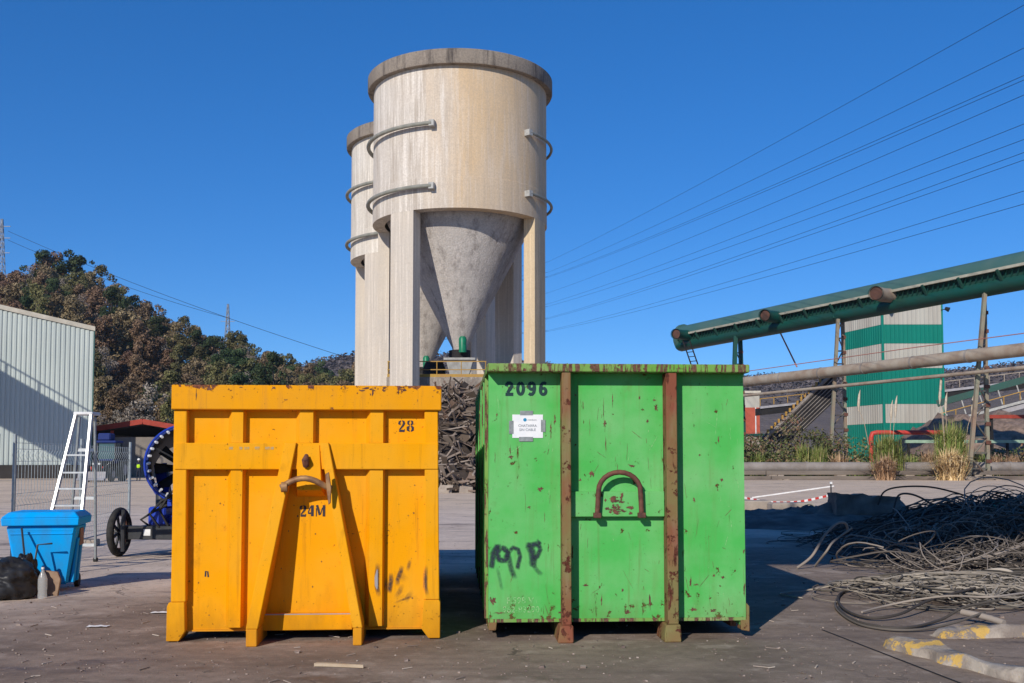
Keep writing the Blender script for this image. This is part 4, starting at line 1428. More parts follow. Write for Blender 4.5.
# bin bag, cardboard, bottle, tools in front of the bin
def lump(name, label, cat, m_, loc, r, seed, amp=.3, fold=.13, lab_parent=None):
    mb = MB()
    nu, nv = 64, 36
    for j in range(nv + 1):
        th = math.pi * j / nv
        for i in range(nu):
            ph = 2 * math.pi * i / nu
            d = Vector((math.sin(th) * math.cos(ph), math.sin(th) * math.sin(ph), math.cos(th)))
            q = 1 + amp * mnoise.noise(d * 1.6 + Vector((seed, 0, 0))) + fold * (1 - abs(mnoise.noise(d * 3.5 + Vector((0, seed, 0)))) * 2) + fold * .7 * (.5 - abs(mnoise.noise(Vector((d.x * 9, d.y * 9, d.z * 5)))))
            p = Vector((d.x * r[0] * q, d.y * r[1] * q, d.z * r[2] * q))
            p.z = max(p.z, -r[2] * .8)
            mb.v.append(tuple(p))
    for j in range(nv):
        for i in range(nu):
            k = (i + 1) % nu
            mb.f.append((j * nu + i, j * nu + k, (j + 1) * nu + k, (j + 1) * nu + i))
    o = mb.build(name, m_, None, smooth=75, fix=False)
    o.location = (loc[0], loc[1], loc[2] + r[2] * .8)
    tag(o, label, cat)
    return o


GYB = 13.05
lump('bin_bag', 'shiny black bin bag slumped on the ground in front of the blue bin', 'bin bag', M['bag'], ((8 - 512) / 1050 * GYB, GYB, 0), (.37, .28, .25), 3.1)
lump('plastic_sack', 'small crumpled dark sack leaning against the front of the blue bin', 'sack', M['bag'], ((30 - 512) / 1050 * 13.35, 13.35, 0), (.13, .12, .28), 9.4, .5)
cb = MB().prism([(-.13, 0.01), (.14, 0.0), (.15, .20), (.10, .29), (-.08, .31), (-.14, .22)], lambda a, b, d: (a, d + b * .25, b), -.02, .02).build('cardboard_piece', M['card'], None, bevel=.004)
cb.location = ((51 - 512) / 1050 * 13.3, 13.3, 0)
tag(cb, 'bent brown cardboard piece propped against the blue bin behind the bottle', 'cardboard')


def clear_mat():
    m, t, n, l, p = nt('clear_plastic')
    p.inputs['Base Color'].default_value = (.75, .76, .75, 1)
    p.inputs['Roughness'].default_value = .15
    p.inputs['Alpha'].default_value = .3
    return m


M['clear'] = clear_mat()
bo = thing('plastic_bottle', 'empty clear plastic bottle standing by the corner of the blue bin', 'bottle', ((46.5 - 512) / 1050 * 13.0, 13.0, 0))
MB().lathe([(.001, 0.005), (.05, 0.005), (.055, .03), (.05, .10), (.055, .12), (.055, .24), (.045, .28), (.018, .335), (.016, .36)], 18).build('bottle_body', M['clear'], bo, smooth=50)
MB().lathe([(.019, .362), (.019, .385), (.001, .387)], 12).build('cap', M['hatwhite'], bo, smooth=40)
rod = MB().tube([(0, 0, .02), (-.10, .12, .50), (-.19, .22, .83)], .013, 6).build('wooden_stick', M['darkpanel'], None, smooth=50)
rod.location = ((32 - 512) / 1050 * 13.3, 13.28, 0)
tag(rod, 'dark thin stick leaning steeply against the blue bin', 'stick')
rod = MB().tube([(0, 0, .02), (0.02, .16, .62), (.20, .17, .635)], .013, 6).build('bent_rod', M['darkpanel'], None, smooth=50)
rod.location = ((33.5 - 512) / 1050 * 13.33, 13.33, 0)
tag(rod, 'thin dark rod with a right-angle bend leaning on the blue bin', 'rod')

# ------------------------------------------------------------------ step ladder
LY = 16.2
ld = thing('step_ladder', 'white aluminium step ladder standing open behind the blue bin', 'ladder', (0, 0, 0))


def lp(px, py, y):
    return at(px, py, y)


ftL, ftR = lp(76, 415, LY + .55), lp(91.5, 415, LY + .55)
fbL0, fbR0 = lp(52.5, 510, LY + .12), lp(82.5, 510, LY + .12)


def ext(t, b):
    k = t.z / (t.z - b.z)
    return t + (b - t) * k


fbL, fbR = ext(ftL, fbL0), ext(ftR, fbR0)
fbL.z = fbR.z = 0.0
for t, b in ((ftL, fbL), (ftR, fbR)):
    pbar('front_rail', M['alu'], ld, b, t, .035, .075, (0, 1, 0))
for pyk in (455, 472.5, 488.5, 505, 522, 539):
    f = (pyk - 415) / (510 - 415)
    l_, r_ = ftL + (fbL0 - ftL) * f, ftR + (fbR0 - ftR) * f
    if l_.z < .1:
        continue
    pbox('step', M['alu'], ld, l_.x + .01, r_.x - .01, l_.y - .03, l_.y + .09, l_.z - .028, l_.z, .004)
pbox('top_platform', M['white'], ld, ftL.x - .03, ftR.x + .03, ftL.y - .04, ftL.y + .3, ftL.z + .002, ftL.z + .05, .01)
rb = []
for t, pxb in ((ftL, 71), (ftR, 98.5)):
    tt = t + Vector((0, .14, -.03))
    b = Vector(((pxb - 512) / 1050 * (LY + 1.5), LY + 1.5, 0))
    rb.append((tt, b))
    pbar('rear_leg', M['galv'], ld, b, tt, .03, .045, (0, 1, 0))
for f in (.22, .55, .88):
    a_, b_ = rb[0][0].lerp(rb[0][1], f), rb[1][0].lerp(rb[1][1], f)
    pbar('rear_brace', M['alu'], ld, a_ + Vector((.02, 0, 0)), b_ - Vector((.02, 0, 0)), .025, .05)
for b in (fbL, fbR, rb[0][1], rb[1][1]):
    MB().box(b.x - .03, b.x + .03, b.y - .04, b.y + .04, 0.003, .07).build('rubber_foot', M['rubber'], ld, bevel=.008)

# ------------------------------------------------------------------ fan machine (dust cannon)
FY = 18.6
fm = thing('dust_cannon', 'blue wheeled dust suppression fan with a ring of white nozzles, partly behind the yellow container', 'fan machine', ((187 - 512) / 1050 * FY, FY, 0), R(-4))
zc = at(176, 464, FY).z
RB = .66
ax = Vector((.384, -.907, .12)).normalized()
sx_ = ax.cross(Vector((0, 0, 1))).normalized()
uz_ = sx_.cross(ax).normalized()
cen = Vector((0, 0, zc))


def ringpts(c, r, n=40):
    return [c + sx_ * r * math.cos(2 * math.pi * k / n) + uz_ * r * math.sin(2 * math.pi * k / n) for k in range(n)]


def drum(prof, m_, name, parent, seg=40):
    mb = MB()
    vs = []
    for (r, d) in prof:
        vs += ringpts(cen + ax * d, r, seg)
    fs = []
    for i in range(len(prof) - 1):
        for k in range(seg):
            l = (k + 1) % seg
            fs.append((i * seg + k, i * seg + l, (i + 1) * seg + l, (i + 1) * seg + k))
    mb.add(vs, fs)
    return mb.build(name, m_, parent, smooth=40)


drum([(RB, .0), (RB * 1.02, -.15), (RB * .92, -.75), (RB * .86, -1.5), (RB * .95, -1.75)], M['blue'], 'barrel', fm)
drum([(RB * .97, .0), (RB * .9, -.5), (RB * .82, -1.5)], M['black_steel'], 'barrel_lining', fm)
MB().tube(ringpts(cen + ax * .03, RB * .995, 44), .022, 8, closed=True).build('nozzle_ring', M['blue_dark'], fm, smooth=60)
for k in range(30):
    a = 2 * math.pi * k / 30
    rd = sx_ * math.cos(a) + uz_ * math.sin(a)
    p = cen + ax * .06 + rd * RB * .985
    MB().cyl(p, p + ax * .08 - rd * .035, .024, 6).build('nozzle', M['hatwhite'], fm)
MB().tube(ringpts(cen + ax * .0, RB * 1.06, 44), .02, 6, closed=True).build('water_pipe', M['blue'], fm, smooth=60)
hub = MB().tube([cen - ax * .45, cen - ax * .5, cen - ax * .9], [.12, .2, .2], 16).build('fan_hub', M['darkpanel'], fm, smooth=40)
for k in range(9):
    a = 2 * math.pi * k / 9
    rd = sx_ * math.cos(a) + uz_ * math.sin(a)
    tg = ax.cross(rd)
    p0, p1 = cen - ax * .65 + rd * .19, cen - ax * .65 + rd * RB * .8
    w = .10
    MB().hexa([p0 - tg * w * .6 - ax * .04, p0 + tg * w * .6 + ax * .04, p0 + tg * w * .6 + ax * .055, p0 - tg * w * .6 - ax * .025,
               p1 - tg * w - ax * .02, p1 + tg * w + ax * .02, p1 + tg * w + ax * .035, p1 - tg * w - ax * .005]).build('fan_blade', M['black_steel'], fm)
for k in range(3):
    a = 2 * math.pi * k / 3 + .5
    rd = sx_ * math.cos(a) + uz_ * math.sin(a)
    pbar('nozzle_strut', M['darkpanel'], fm, cen - ax * .1 + rd * .1, cen - ax * .02 + rd * RB * .96, .025)
zt_ = at(176, 526, FY).z
for s in (-1, 1):
    pbar('yoke_arm', M['blue'], fm, (s * .52, .55, zt_ + .15), (s * .70, .55, zc), .12, .2, (1, 0, 0))
    pbar('tilt_ram', M['blue'], fm, (s * .42, -.1, zt_ + .12), (s * .5, .4, zc - .45), .09)
pbox('turntable', M['blue'], fm, -.5, .5, 0, 1.0, zt_ + .02, zt_ + .2, .03)
pbox('control_box', M['darkpanel'], fm, -.15, .6, -.25, -.02, zt_ + .02, zt_ + .55, .02)
ch = pbox('chassis_beam', M['darkpanel'], fm, -1.04, 1.2, -.30, -.14, zt_ - .22, zt_ + .015, .01)
pbox('chassis_beam', M['darkpanel'], fm, -1.04, 1.2, 1.0, 1.16, zt_ - .22, zt_ + .015, .01)
pbox('number_plate', M['hatwhite'], ch, -.62, -.50, -.307, -.301, zt_ - .15, zt_ - .04)
pbox('chassis_cross', M['darkpanel'], fm, -.85, -.70, -.138, .998, zt_ - .2, zt_, .01)
wx, wr = -1.20, .43
for wxx in (wx, 1.42):
    w = thing('wheel_tmp', None, None)
    bpy.data.objects.remove(w)
    wheel = MB().tube([(wxx, .02 + (wr - .06) * math.cos(2 * math.pi * k / 32), wr + (wr - .06) * math.sin(2 * math.pi * k / 32)) for k in range(32)], .065, 10, closed=True).build('wheel', M['rubber'], fm, smooth=60)
    MB().tube([(wxx, .02 + (wr - .13) * math.cos(2 * math.pi * k / 32), wr + (wr - .13) * math.sin(2 * math.pi * k / 32)) for k in range(32)], .018, 6, closed=True).build('rim', M['rust'], wheel, smooth=60)
    for k in range(8):
        a = 2 * math.pi * k / 8 + .3
        pbar('spoke', M['darkpanel'], wheel, (wxx, .02, wr), (wxx, .02 + (wr - .12) * math.cos(a), wr + (wr - .12) * math.sin(a)), .03, .05)
    MB().cyl((wxx - .07, .02, wr), (wxx + .3 * (1 if wxx < 0 else -1), .02, wr), .055, 10).build('axle_hub', M['darkpanel'], wheel, smooth=40)
for k, (x0_, y0_, z0_) in enumerate(((-.55, -.2, .25), (-.35, -.3, .45), (-.2, -.25, .6))):
    MB().tube([(x0_, y0_, zt_), (x0_ - .12, y0_ - .12, zt_ + z0_ * .5), (x0_ + .05, y0_ - .05, zt_ + z0_), (x0_ + .25, y0_ + .1, zt_ + z0_ + .12)], .022, 6).build('hose', M['rubber'], fm, smooth=60)
pbox('pump_housing', M['blue'], fm, -.62, -.30, -.15, .25, zt_ + .02, zt_ + .34, .03)
MB().lathe([(.01, zt_ + .34), (.10, zt_ + .34), (.10, zt_ + .55), (.06, zt_ + .6), (.01, zt_ + .6)], 12, centre=(-.46, .05)).build('filter_can', M['darkpanel'], fm, smooth=40)
pbox('warning_plate', M['hatwhite'], fm, .0, .14, -.258, -.251, zt_ + .3, zt_ + .42)
MB().cyl((-.96, -.36, zt_ - .42), (-.96, -.36, zt_ + .3), .04, 8).build('jack_leg', M['darkpanel'], fm)


# ------------------------------------------------------------------ right: overhead teal gallery on trestles
def along(px, a=(22.63, 133.5), d=(19.57, -47.0)):
    """point of the gallery line a+s*d seen at px"""
    k = (px - 512) / 1050
    s = (k * a[1] - a[0]) / (d[0] - k * d[1])
    return Vector((a[0] + s * d[0], a[1] + s * d[1], 0))


gd = Vector((19.57, -47.0, 0)).normalized()
gn = Vector((-gd.y, gd.x, 0))            # points away to the right
if gn.y > 0:
    gn = -gn                             # side facing the yard
g0, g1 = along(683), along(1024) + gd * 22
GZ = 17.45
ga = thing('pipe_gallery', 'long teal enclosed conveyor gallery carried high on trestles across the right side', 'conveyor', (g0.x, g0.y, 0), math.atan2(gd.y, gd.x))
GLN = (g1 - g0).length
# local: x along, y away from yard is +? check
ny = 1.0 if (Matrix.Rotation(math.atan2(gd.y, gd.x), 3, 'Z') @ Vector((0, 1, 0))).dot(gn) > 0 else -1.0


def gprism(name, poly, x0, x1, m_, parent=ga, smooth=None):
    return MB().prism(poly, lambda a, b, d: (d, a * ny, b), x0, x1).build(name, m_, parent, smooth=smooth)


hood = [(1.15 * math.cos(a), GZ + .35 + 1.15 * math.sin(a)) for a in [math.pi * k / 10 for k in range(11)]] + [(-1.15, GZ + .2), (1.15, GZ + .2)]
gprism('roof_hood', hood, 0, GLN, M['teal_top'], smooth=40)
gprism('side_ledge', [(1.16, GZ + .05), (1.42, GZ + .05), (1.42, GZ + .28), (1.16, GZ + .33)], .3, GLN, M['cream_strip'])
gprism('lattice_back', [(-1.0, GZ - .75), (.85, GZ - .75), (.85, GZ + .198), (-1.0, GZ + .198)], .1, GLN, M['teal_dark'])
nb = int(GLN / .62)
for k in range(nb):
    x = .4 + k * .62
    MB().bar((x, .93 * ny, GZ - .60), (x + .42, 1.1 * ny, GZ + .02), .10, .06).build('lattice_bar', M['teal'], ga)
for k in range(int(GLN / 4.2)):
    x = 1.2 + k * 4.2
    MB().bar((x, .95 * ny, GZ - .78), (x, 1.5 * ny, GZ + .1), .22, .2).build('bracket', M['teal_dark'], ga)
tubep = [(.10 + .95 * math.cos(2 * math.pi * k / 16), GZ - 1.0 + .72 * math.sin(2 * math.pi * k / 16)) for k in range(16)]
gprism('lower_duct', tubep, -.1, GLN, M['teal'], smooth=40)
drum_e = [(1.3 * math.cos(2 * math.pi * k / 20), GZ + .0 + 1.75 * math.sin(2 * math.pi * k / 20)) for k in range(20)]
gprism('end_cowl', drum_e, -.15, .5, M['teal_top'], smooth=40)
def_l = []
for pxs, pyz, ln in ((697, 335.5, 1.9), (789, 317.5, 2.0), (903, 296, 2.0)):
    c = along(pxs)
    x = (c - g0).dot(gd)
    z = at(pxs, pyz, c.y).z
    st = MB().tube([(x - .3, 0, z), (x - .1, (1.4 + ln * .35) * ny, z), (x + .5, (1.4 + ln) * ny, z)], [.66, .64, .64] if pxs < 800 else [.68, .66, .66], 16, cap=False).build('branch_duct', M['teal'] if pxs < 800 else M['pipe'], ga, smooth=50)
    MB().tube([(x + .44, (1.31 + ln) * ny, z), (x + .51, (1.42 + ln) * ny, z)], [.68, .68] if pxs < 800 else [.70, .70], 16, cap=False).build('duct_collar', M['teal'], st, smooth=50)
    MB().cyl((x + .40, (1.2 + ln) * ny, z), (x + .42, (1.24 + ln) * ny, z), .56 if pxs < 800 else .6, 16).build('shaded_rusty_mouth', M['rust_shade'], st)
# hanging ladder at the left end, leaning red strut
hl = thing('hanging_ladder', 'short steel ladder hanging under the left end of the teal gallery', 'ladder', (0, 0, 0))
la, lb = at(683, 341, 130.0), at(697, 366, 128.5)
lb.z -= 2
la2, lb2 = la + Vector((.85, .2, .1)), lb + Vector((.85, .2, .1))
pbar('ladder_rail', M['darkmetal_shade'], hl, la, lb, .12)
pbar('ladder_rail', M['darkmetal_shade'], hl, la2, lb2, .12)
for k in range(9):
    f = (k + .5) / 9
    pbar('rung', M['darkmetal_shade'], hl, la.lerp(lb, f), la2.lerp(lb2, f), .09)
st = MB().tube([at(775, 322, 121.0), at(797, 367, 119.5)], .09, 8).build('red_strut', M['pinkpipe'])
tag(st, 'thin red strut slanting from the teal gallery down to the beige pipe', 'strut')


def lattice_trestle(label, tops, feet, Ytop, zf, wdt, m_):
    o = thing('trestle', label, 'trestle', (0, 0, 0), 0, 'trestles carrying the teal gallery')
    legs = []
    for (tp, fp, y) in zip(tops, feet, Ytop):
        t, f = at(tp[0], tp[1], y), at(fp[0], fp[1], y)
        f.z = zf
        legs.append((t, f))
        pbar('leg', m_, o, f, t, wdt, wdt * 1.2, (0, 1, 0))
    for k in range(10):
        a0_, a1_ = k / 10, (k + 1) / 10
        pa_, pb_ = (0, 1) if k % 2 else (1, 0)
        pbar('diagonal', m_, o, legs[pa_][1].lerp(legs[pa_][0], a0_), legs[pb_][1].lerp(legs[pb_][0], a1_), .09, .11)
    for k in range(12):
        a_ = (k + .5) / 12
        p, q = legs[0][1].lerp(legs[0][0], a_), legs[1][1].lerp(legs[1][0], a_)
        pbar('brace', m_, o, p, q, .12, .14)
    for k in range(9):
        a_ = (k + .8) / 10
        p = legs[1][1].lerp(legs[1][0], a_)
        pbox('bolt_plate', M['rust'], o, p.x - .22, p.x + .22, p.y - wdt, p.y - wdt * .62, p.z - .16, p.z + .16)
    t0 = (legs[0][0] + legs[1][0]) / 2
    pbox('saddle', M['teal'], o, t0.x - .9, t0.x + .9, t0.y - .6, t0.y + .6, t0.z + .02, t0.z + .5)
    for t, f in legs:
        pbox('footing', M['block'], o, f.x - .6, f.x + .6, f.y - .5, f.y + .5, -.01, f.z + .02, .05)
    return o


y1, y2, y3 = along(841).y - .2, along(981).y - .2, along(738).y
lattice_trestle('weathered lattice trestle left of the striped tower', ((838, 319), (842.5, 319)), ((829.5, 478), (846.5, 470)), (y1 - 1.3, y1 + 1.3), .3, .30, M['trestle'])
lattice_trestle('weathered lattice trestle standing right of the striped tower', ((985, 291), (984, 291)), ((969, 481), (988, 474)), (y2 - 1.3, y2 + 1.3), .3, .29, M['trestle'])
lattice_trestle('short-looking teal trestle top rising above the right end of the green container', ((735.5, 336), (740, 336)), ((731, 470), (745, 470)), (y3 - 1.2, y3 + 1.2), .3, .45, M['teal'])

# big beige pipe, red pipe and thin pipe parallel to the gallery
p0, p1 = along(730) + gn * 2.0, along(1024) + gd * 22 + gn * 2.0
bp = thing('beige_pipeline', 'thick beige lagged pipe running level between the trestles across the striped tower', 'pipe', (0, 0, 0))
zpipe = 10.55
npz = int((p1 - p0).length / 6)
for k in range(npz):
    a_, b_ = p0.lerp(p1, k / npz), p0.lerp(p1, (k + 1) / npz)
    MB().tube([a_ + Vector((0, 0, zpipe)) + gd * .04, b_ + Vector((0, 0, zpipe)) - gd * .04], .56, 14).build('pipe_section', M['pipe'], bp, smooth=40)
    MB().tube([b_ + Vector((0, 0, zpipe)) - gd * .10, b_ + Vector((0, 0, zpipe)) + gd * .10], .60, 14).build('pipe_joint', M['pipe_grey'], bp, smooth=40)
rp_ = MB().tube([p0 + Vector((0, 0, zpipe + 1.15)), p0.lerp(p1, .5) + Vector((0, 0, zpipe + 1.35)), p1 + Vector((0, 0, zpipe + 1.25))], .045, 6).build('red_pipe', M['pinkpipe'], None, smooth=50)
tag(rp_, 'thin faded red pipe running just above the thick beige pipe', 'pipe')
tp_ = MB().tube([p0 + Vector((0, 0, 9.0)), p1 + Vector((0, 0, 9.15))], .17, 8).build('thin_pipe', M['pipe'], None, smooth=50)
tag(tp_, 'slim beige pipe running below the thick beige pipe', 'pipe')

# ------------------------------------------------------------------ striped tower
TWY = 141.0
kt = TWY / 1050
tw = thing('striped_tower', 'tall green and grey striped metal-clad tower behind the teal gallery', 'tower', ((884 - 512) * kt, TWY, 0))
cB = Vector((0, 0))
cR = Vector((60.3 * kt, 0))
Yl = TWY * 1.065
cL = Vector(((846 - 512) / 1050 * Yl - (884 - 512) * kt, Yl - TWY))
zs = [at(900, y, TWY).z for y in (297.5, 303.5, 324.5, 343.5, 368, 404, 423)]
bands = [(zs[1], zs[0], 'tower_green'), (zs[2], zs[1], 'tower_grey'), (zs[3], zs[2], 'tower_green'), (zs[4], zs[3], 'tower_grey'), (zs[5], zs[4], 'tower_green'), (zs[6], zs[5], 'tower_grey'), (0.0, zs[6], 'tower_green')]
for (z0, z1, mk_) in bands:
    for A_, B_ in ((cL, cB), (cB, cR)):
        d = B_ - A_
        n = int(d.length / .55)
        nrm = Vector((d.y, -d.x)).normalized()
        prof = []
        for k in range(n):
            for f, o_ in ((0, 0), (.55, 0), (.65, .05), (.9, .05)):
                prof.append(A_ + d * ((k + f) / n) + nrm * o_)
        prof.append(B_)
        m_ = len(prof)
        MB().add([(p.x, p.y, z0 + .01) for p in prof] + [(p.x, p.y, z1 - .01) for p in prof], [(i, i + 1, m_ + i + 1, m_ + i) for i in range(m_ - 1)]).build('green_cladding' if mk_ == 'tower_green' else 'grey_cladding', M[mk_], tw)
MB().add([(cL.x + .05, cL.y + .05, 0), (cB.x + .05, cB.y + .05, 0), (cR.x, .05, 0), (cR.x + cL.x, cL.y + .05, 0)] + [(cL.x + .05, cL.y + .05, zs[0]), (cB.x + .05, cB.y + .05, zs[0]), (cR.x, .05, zs[0]), (cR.x + cL.x, cL.y + .05, zs[0])],
         [(0, 1, 5, 4), (1, 2, 6, 5), (2, 3, 7, 6), (3, 0, 4, 7), (4, 5, 6, 7)]).build('tower_core', M['tower_green'], tw)
pbox('corner_trim', M['tower_green'], tw, -.12, .2, -.14, .06, 3.0, zs[0])
pbox('corner_trim', M['tower_green'], tw, cR.x - .08, cR.x + .12, -.12, .2, 3.0, zs[0] + .05)
for x in (.35, cR.x - .1):
    lg = MB().tube([(x, -.1, zs[1] - .9), (x + .35, -.7, zs[1] - .85)], .05, 6).build('lamp_arm', M['darkmetal_shade'], tw)
    MB().tube([(x + .3, -.7, zs[1] - .75), (x + .75, -.95, zs[1] - 1.0)], [.22, .34], 10).build('flood_lamp', M['darkmetal_shade'], lg)

# red fire main at the tower's foot
fp0, fp1 = at(871, 446, 106), at(871, 432.5, 106)
fm_ = MB().tube([(fp0.x, 106, 0), (fp1.x, 106, fp1.z - .5), (fp1.x + .15, 106, fp1.z - .1), (fp1.x + .6, 106, fp1.z), (fp1.x + 7.2, 106, fp1.z)], .24, 10).build('fire_main', M['redpipe'], None, smooth=60)
tag(fm_, 'bright red bent pipe rising from the weeds at the foot of the striped tower', 'pipe')

# ------------------------------------------------------------------ red building, stair conveyor
RY = 168.0
rbd = thing('red_building', 'low building with a red lower wall and a cream upper wall beyond the green container', 'building', ((760 - 512) / 1050 * RY, RY, 0))
zr0, zr1, zr2 = at(750, 434, RY).z, at(750, 407.5, RY).z, at(750, 393, RY).z
pbox('base_wall', M['block'], rbd, -12, .05, .0, 14, 0, zr0)
pbox('red_wall', M['red_wall'], rbd, -12, 0, .05, 14, zr0 + .002, zr1)
pbox('cream_wall', M['tower_grey'], rbd, -12, 0, .08, 14, zr1 + .002, zr2)
pbox('roof_edge', M['coping'], rbd, -12.2, .2, -.15, 14.2, zr2 + .002, zr2 + .35)
pbox('green_ledge', M['teal'], rbd, -12, .6, -.35, .04, zr0 - .3, zr0 + .05)
pbox('downpipe', M['white'], rbd, -.75, -.6, -.1, .04, zr0 + .06, zr1)


def incline(label, a, b, depth, tall, m_side, m_top, cleat=None, rail=None, name='inclined_conveyor'):
    a, b = Vector(a), Vector(b)
    o = thing(name, label, 'conveyor', (0, 0, 0))
    d = b - a
    yv = Vector((0, depth, 0))
    dn = Vector((0, 0, -tall))
    MB().hexa([a + dn, b + dn, b + dn + yv, a + dn + yv, a, b, b + yv, a + yv]).build('conveyor_frame', m_side, o)
    pbar('stringer', m_top, o, a + Vector((0, -.12, .05)), b + Vector((0, -.12, .05)), .22, .32)
    if cleat:
        for k in range(7):
            f = (k + .5) / 7
            pbar('side_slat', m_top, o, a + dn * f + Vector((0, -.05, 0)), b + dn * f + Vector((0, -.05, 0)), .06, .07)
    n = int(d.length / .62)
    if cleat:
        for k in range(n):
            p = a + d * ((k + .5) / n) + Vector((0, -.05, .32))
            pbox('roller_guard', cleat, o, p.x - .11, p.x + .11, p.y - .1, p.y + .2, p.z, p.z + .5)
    if rail:
        for k in range(0, n + 1, 3):
            p = a + d * (k / n) + Vector((0, -.1, .3))
            pbar('rail_post', rail, o, p, p + Vector((0, 0, 1.0)), .1)
        pbar('handrail', rail, o, a + Vector((0, -.1, 1.3)), b + Vector((0, -.1, 1.3)), .1)
    return o


ia, ib = at(766, 438, 128), at(834, 372, 122)
incline('dark steep inclined conveyor with stubby yellow guards left of the striped tower', ia, ib, 3.0, 3.4, M['darkmetal_shade'], M['pipe_grey'], M['railyellow'])
ia, ib = at(760, 408, 150), at(815, 402, 150)
incline('low dark conveyor in the distance behind the steep conveyor', ia, ib, 3, 1.0, M['darkmetal_shade'], M['greymetal'], None, M['railyellow'])
ia, ib = at(930, 393, 142), at(1070, 376, 138)
incline('grey distant conveyor with a pale handrail right of the striped tower', ia, ib, 2.5, .9, M['darkmetal_shade'], M['greymetal'], None, M['pipe'])
ia, ib = at(940, 424, 132), at(1070, 389.5, 126)
o_ = incline('pale inclined conveyor with yellow railing and teal hood behind the right trestle', ia, ib, 2.5, .8, M['greymetal'], M['hopper'], None, M['railyellow'])
pbar('teal_hood', M['teal'], o_, ia + Vector((0, .8, 2.6)), ib + Vector((0, .8, 2.6)), 1.2, .8)
for k in range(7):
    p = ia.lerp(ib, (k + .5) / 7) + Vector((0, .2, .35))
    pbar('hood_post', M['hopper'], o_, p, p + Vector((-.5, .3, 2.2)), .14)

# spoil bank and red beam at the far right
mb = MB()
nx_, ny_ = 44, 16
bx0, bx1 = 44.0, 82.0
for j in range(ny_ + 1):
    for i in range(nx_ + 1):
        x, y = bx0 + (bx1 - bx0) * i / nx_, 104 + 24 * j / ny_
        t = min(1, j / 7)
        e = min(1, i / 5)
        mb.v.append((x, y, (6.2 * t * e) * (1 + .25 * pnoise(x * .3, y * .3, 5)) + .35 * pnoise(x, y, 2) * t - .05))
for j in range(ny_):
    for i in range(nx_):
        a = j * (nx_ + 1) + i
        mb.f.append((a, a + 1, a + nx_ + 2, a + nx_ + 1))
tag(mb.build('spoil_bank', M['bank'], smooth=180, fix=False), kind='structure')
rbm = MB().box(at(985, 417, 103).x, 62, 102.6, 103.3, at(985, 418.5, 103).z, at(985, 415, 103).z).build('red_beam', M['redtrim'], None)
tag(rbm, 'dull red steel beam in front of the spoil bank at the right edge', 'beam')
for x in (at(990, 417, 103).x, 60):
    pbox('beam_post', M['darkmetal_shade'], rbm, x - .2, x + .2, 102.8, 103.1, 0, at(985, 418.5, 103).z - .002)
gpz = at(900, 440, 98).z
gb = MB().box(at(905, 438, 98).x, 58, 97.8, 98.1, gpz - .28, gpz).build('pale_green_rail', mat('pale_green_paint', (.32, .45, .33), None, 2))
tag(gb, 'pale green horizontal rail above the weeds at the right', 'rail')
for k in range(5):
    x = at(905, 438, 98).x + .3 + k * 4.6
    pbox('rail_post', M['darkmetal_shade'], gb, x - .1, x + .1, 97.85, 98.05, 0, gpz - .282)

# ground pipe on sleepers and guard beams
GPY = 93.0
gpp = thing('ground_pipe', 'long grey pipe lying low on blocks in front of the weeds on the right', 'pipe', (0, GPY, 0))
zc_ = at(800, 467, GPY).z
for k in range(9):
    x0 = 14 + k * 6
    MB().tube([(x0 + .03, 0, zc_), (x0 + 5.97, 0, zc_)], .44, 14).build('pipe_section', M['pipe_grey'], gpp, smooth=40)
    MB().tube([(x0 + 5.88, 0, zc_), (x0 + 6.12, 0, zc_)], .49, 14).build('pipe_flange', M['pipe_grey'], gpp, smooth=40)
    pbox('pipe_block', M['block'], gpp, x0 + 2.6, x0 + 3.4, -.5, .5, -.01, zc_ - .40, .03)
for nm, y, z0, z1, lab in (('guard_beam', 91.0, .42, .78, 'upper of two long weathered beams edging the yard below the grey pipe'), ('guard_beam', 89.2, .06, .34, 'lower of two long weathered beams edging the yard below the grey pipe')):
    b_ = thing(nm, lab, 'beam', (0, y, 0))
    for k in range(6):
        x0 = 13 + k * 9
        pbox('beam_length', M['weathered'], b_, x0, x0 + 8.95, 0, .35, z0, z1, .02)
        pbox('beam_foot', M['block'], b_, x0 + 1, x0 + 1.5, .02, .33, -.01, z0 - .003)

# dark block wall fragments and lit concrete blocks in front of the far yard
for k, (pxa, pxb, y, lab) in enumerate(((738, 768, 31.5, 'rough pale concrete block just right of the green container'), (769, 812, 30.6, 'longer rough concrete block with a rounded right end beside the dark rubble'))):
    xa, xb = (pxa - 512) / 1050 * y, (pxb - 512) / 1050 * y
    o = thing('concrete_block', lab, 'concrete block', ((xa + xb) / 2, y, 0))
    h = .46 if k else .5
    w = (xb - xa) / 2
    if k == 0:
        MB().box(-w, w, -.3, .4, 0, h).build('block_body', M['block'], o, bevel=.04)
    else:
        MB().prism([(-w, 0), (w * .85, 0), (w, .18), (w * .95, .38), (w * .78, .47), (-w, h)], lambda a, b, d: (a, d, b), -.3, .4).build('block_body', M['block'], o, bevel=.04)
        MB().tube([(w * .66 + .22 * math.cos(q), -.315, .235 + .21 * math.sin(q)) for q in [2 * math.pi * i / 24 for i in range(24)]], .02, 5, closed=True).build('round_rim', M['cream_strip'], o, smooth=60)


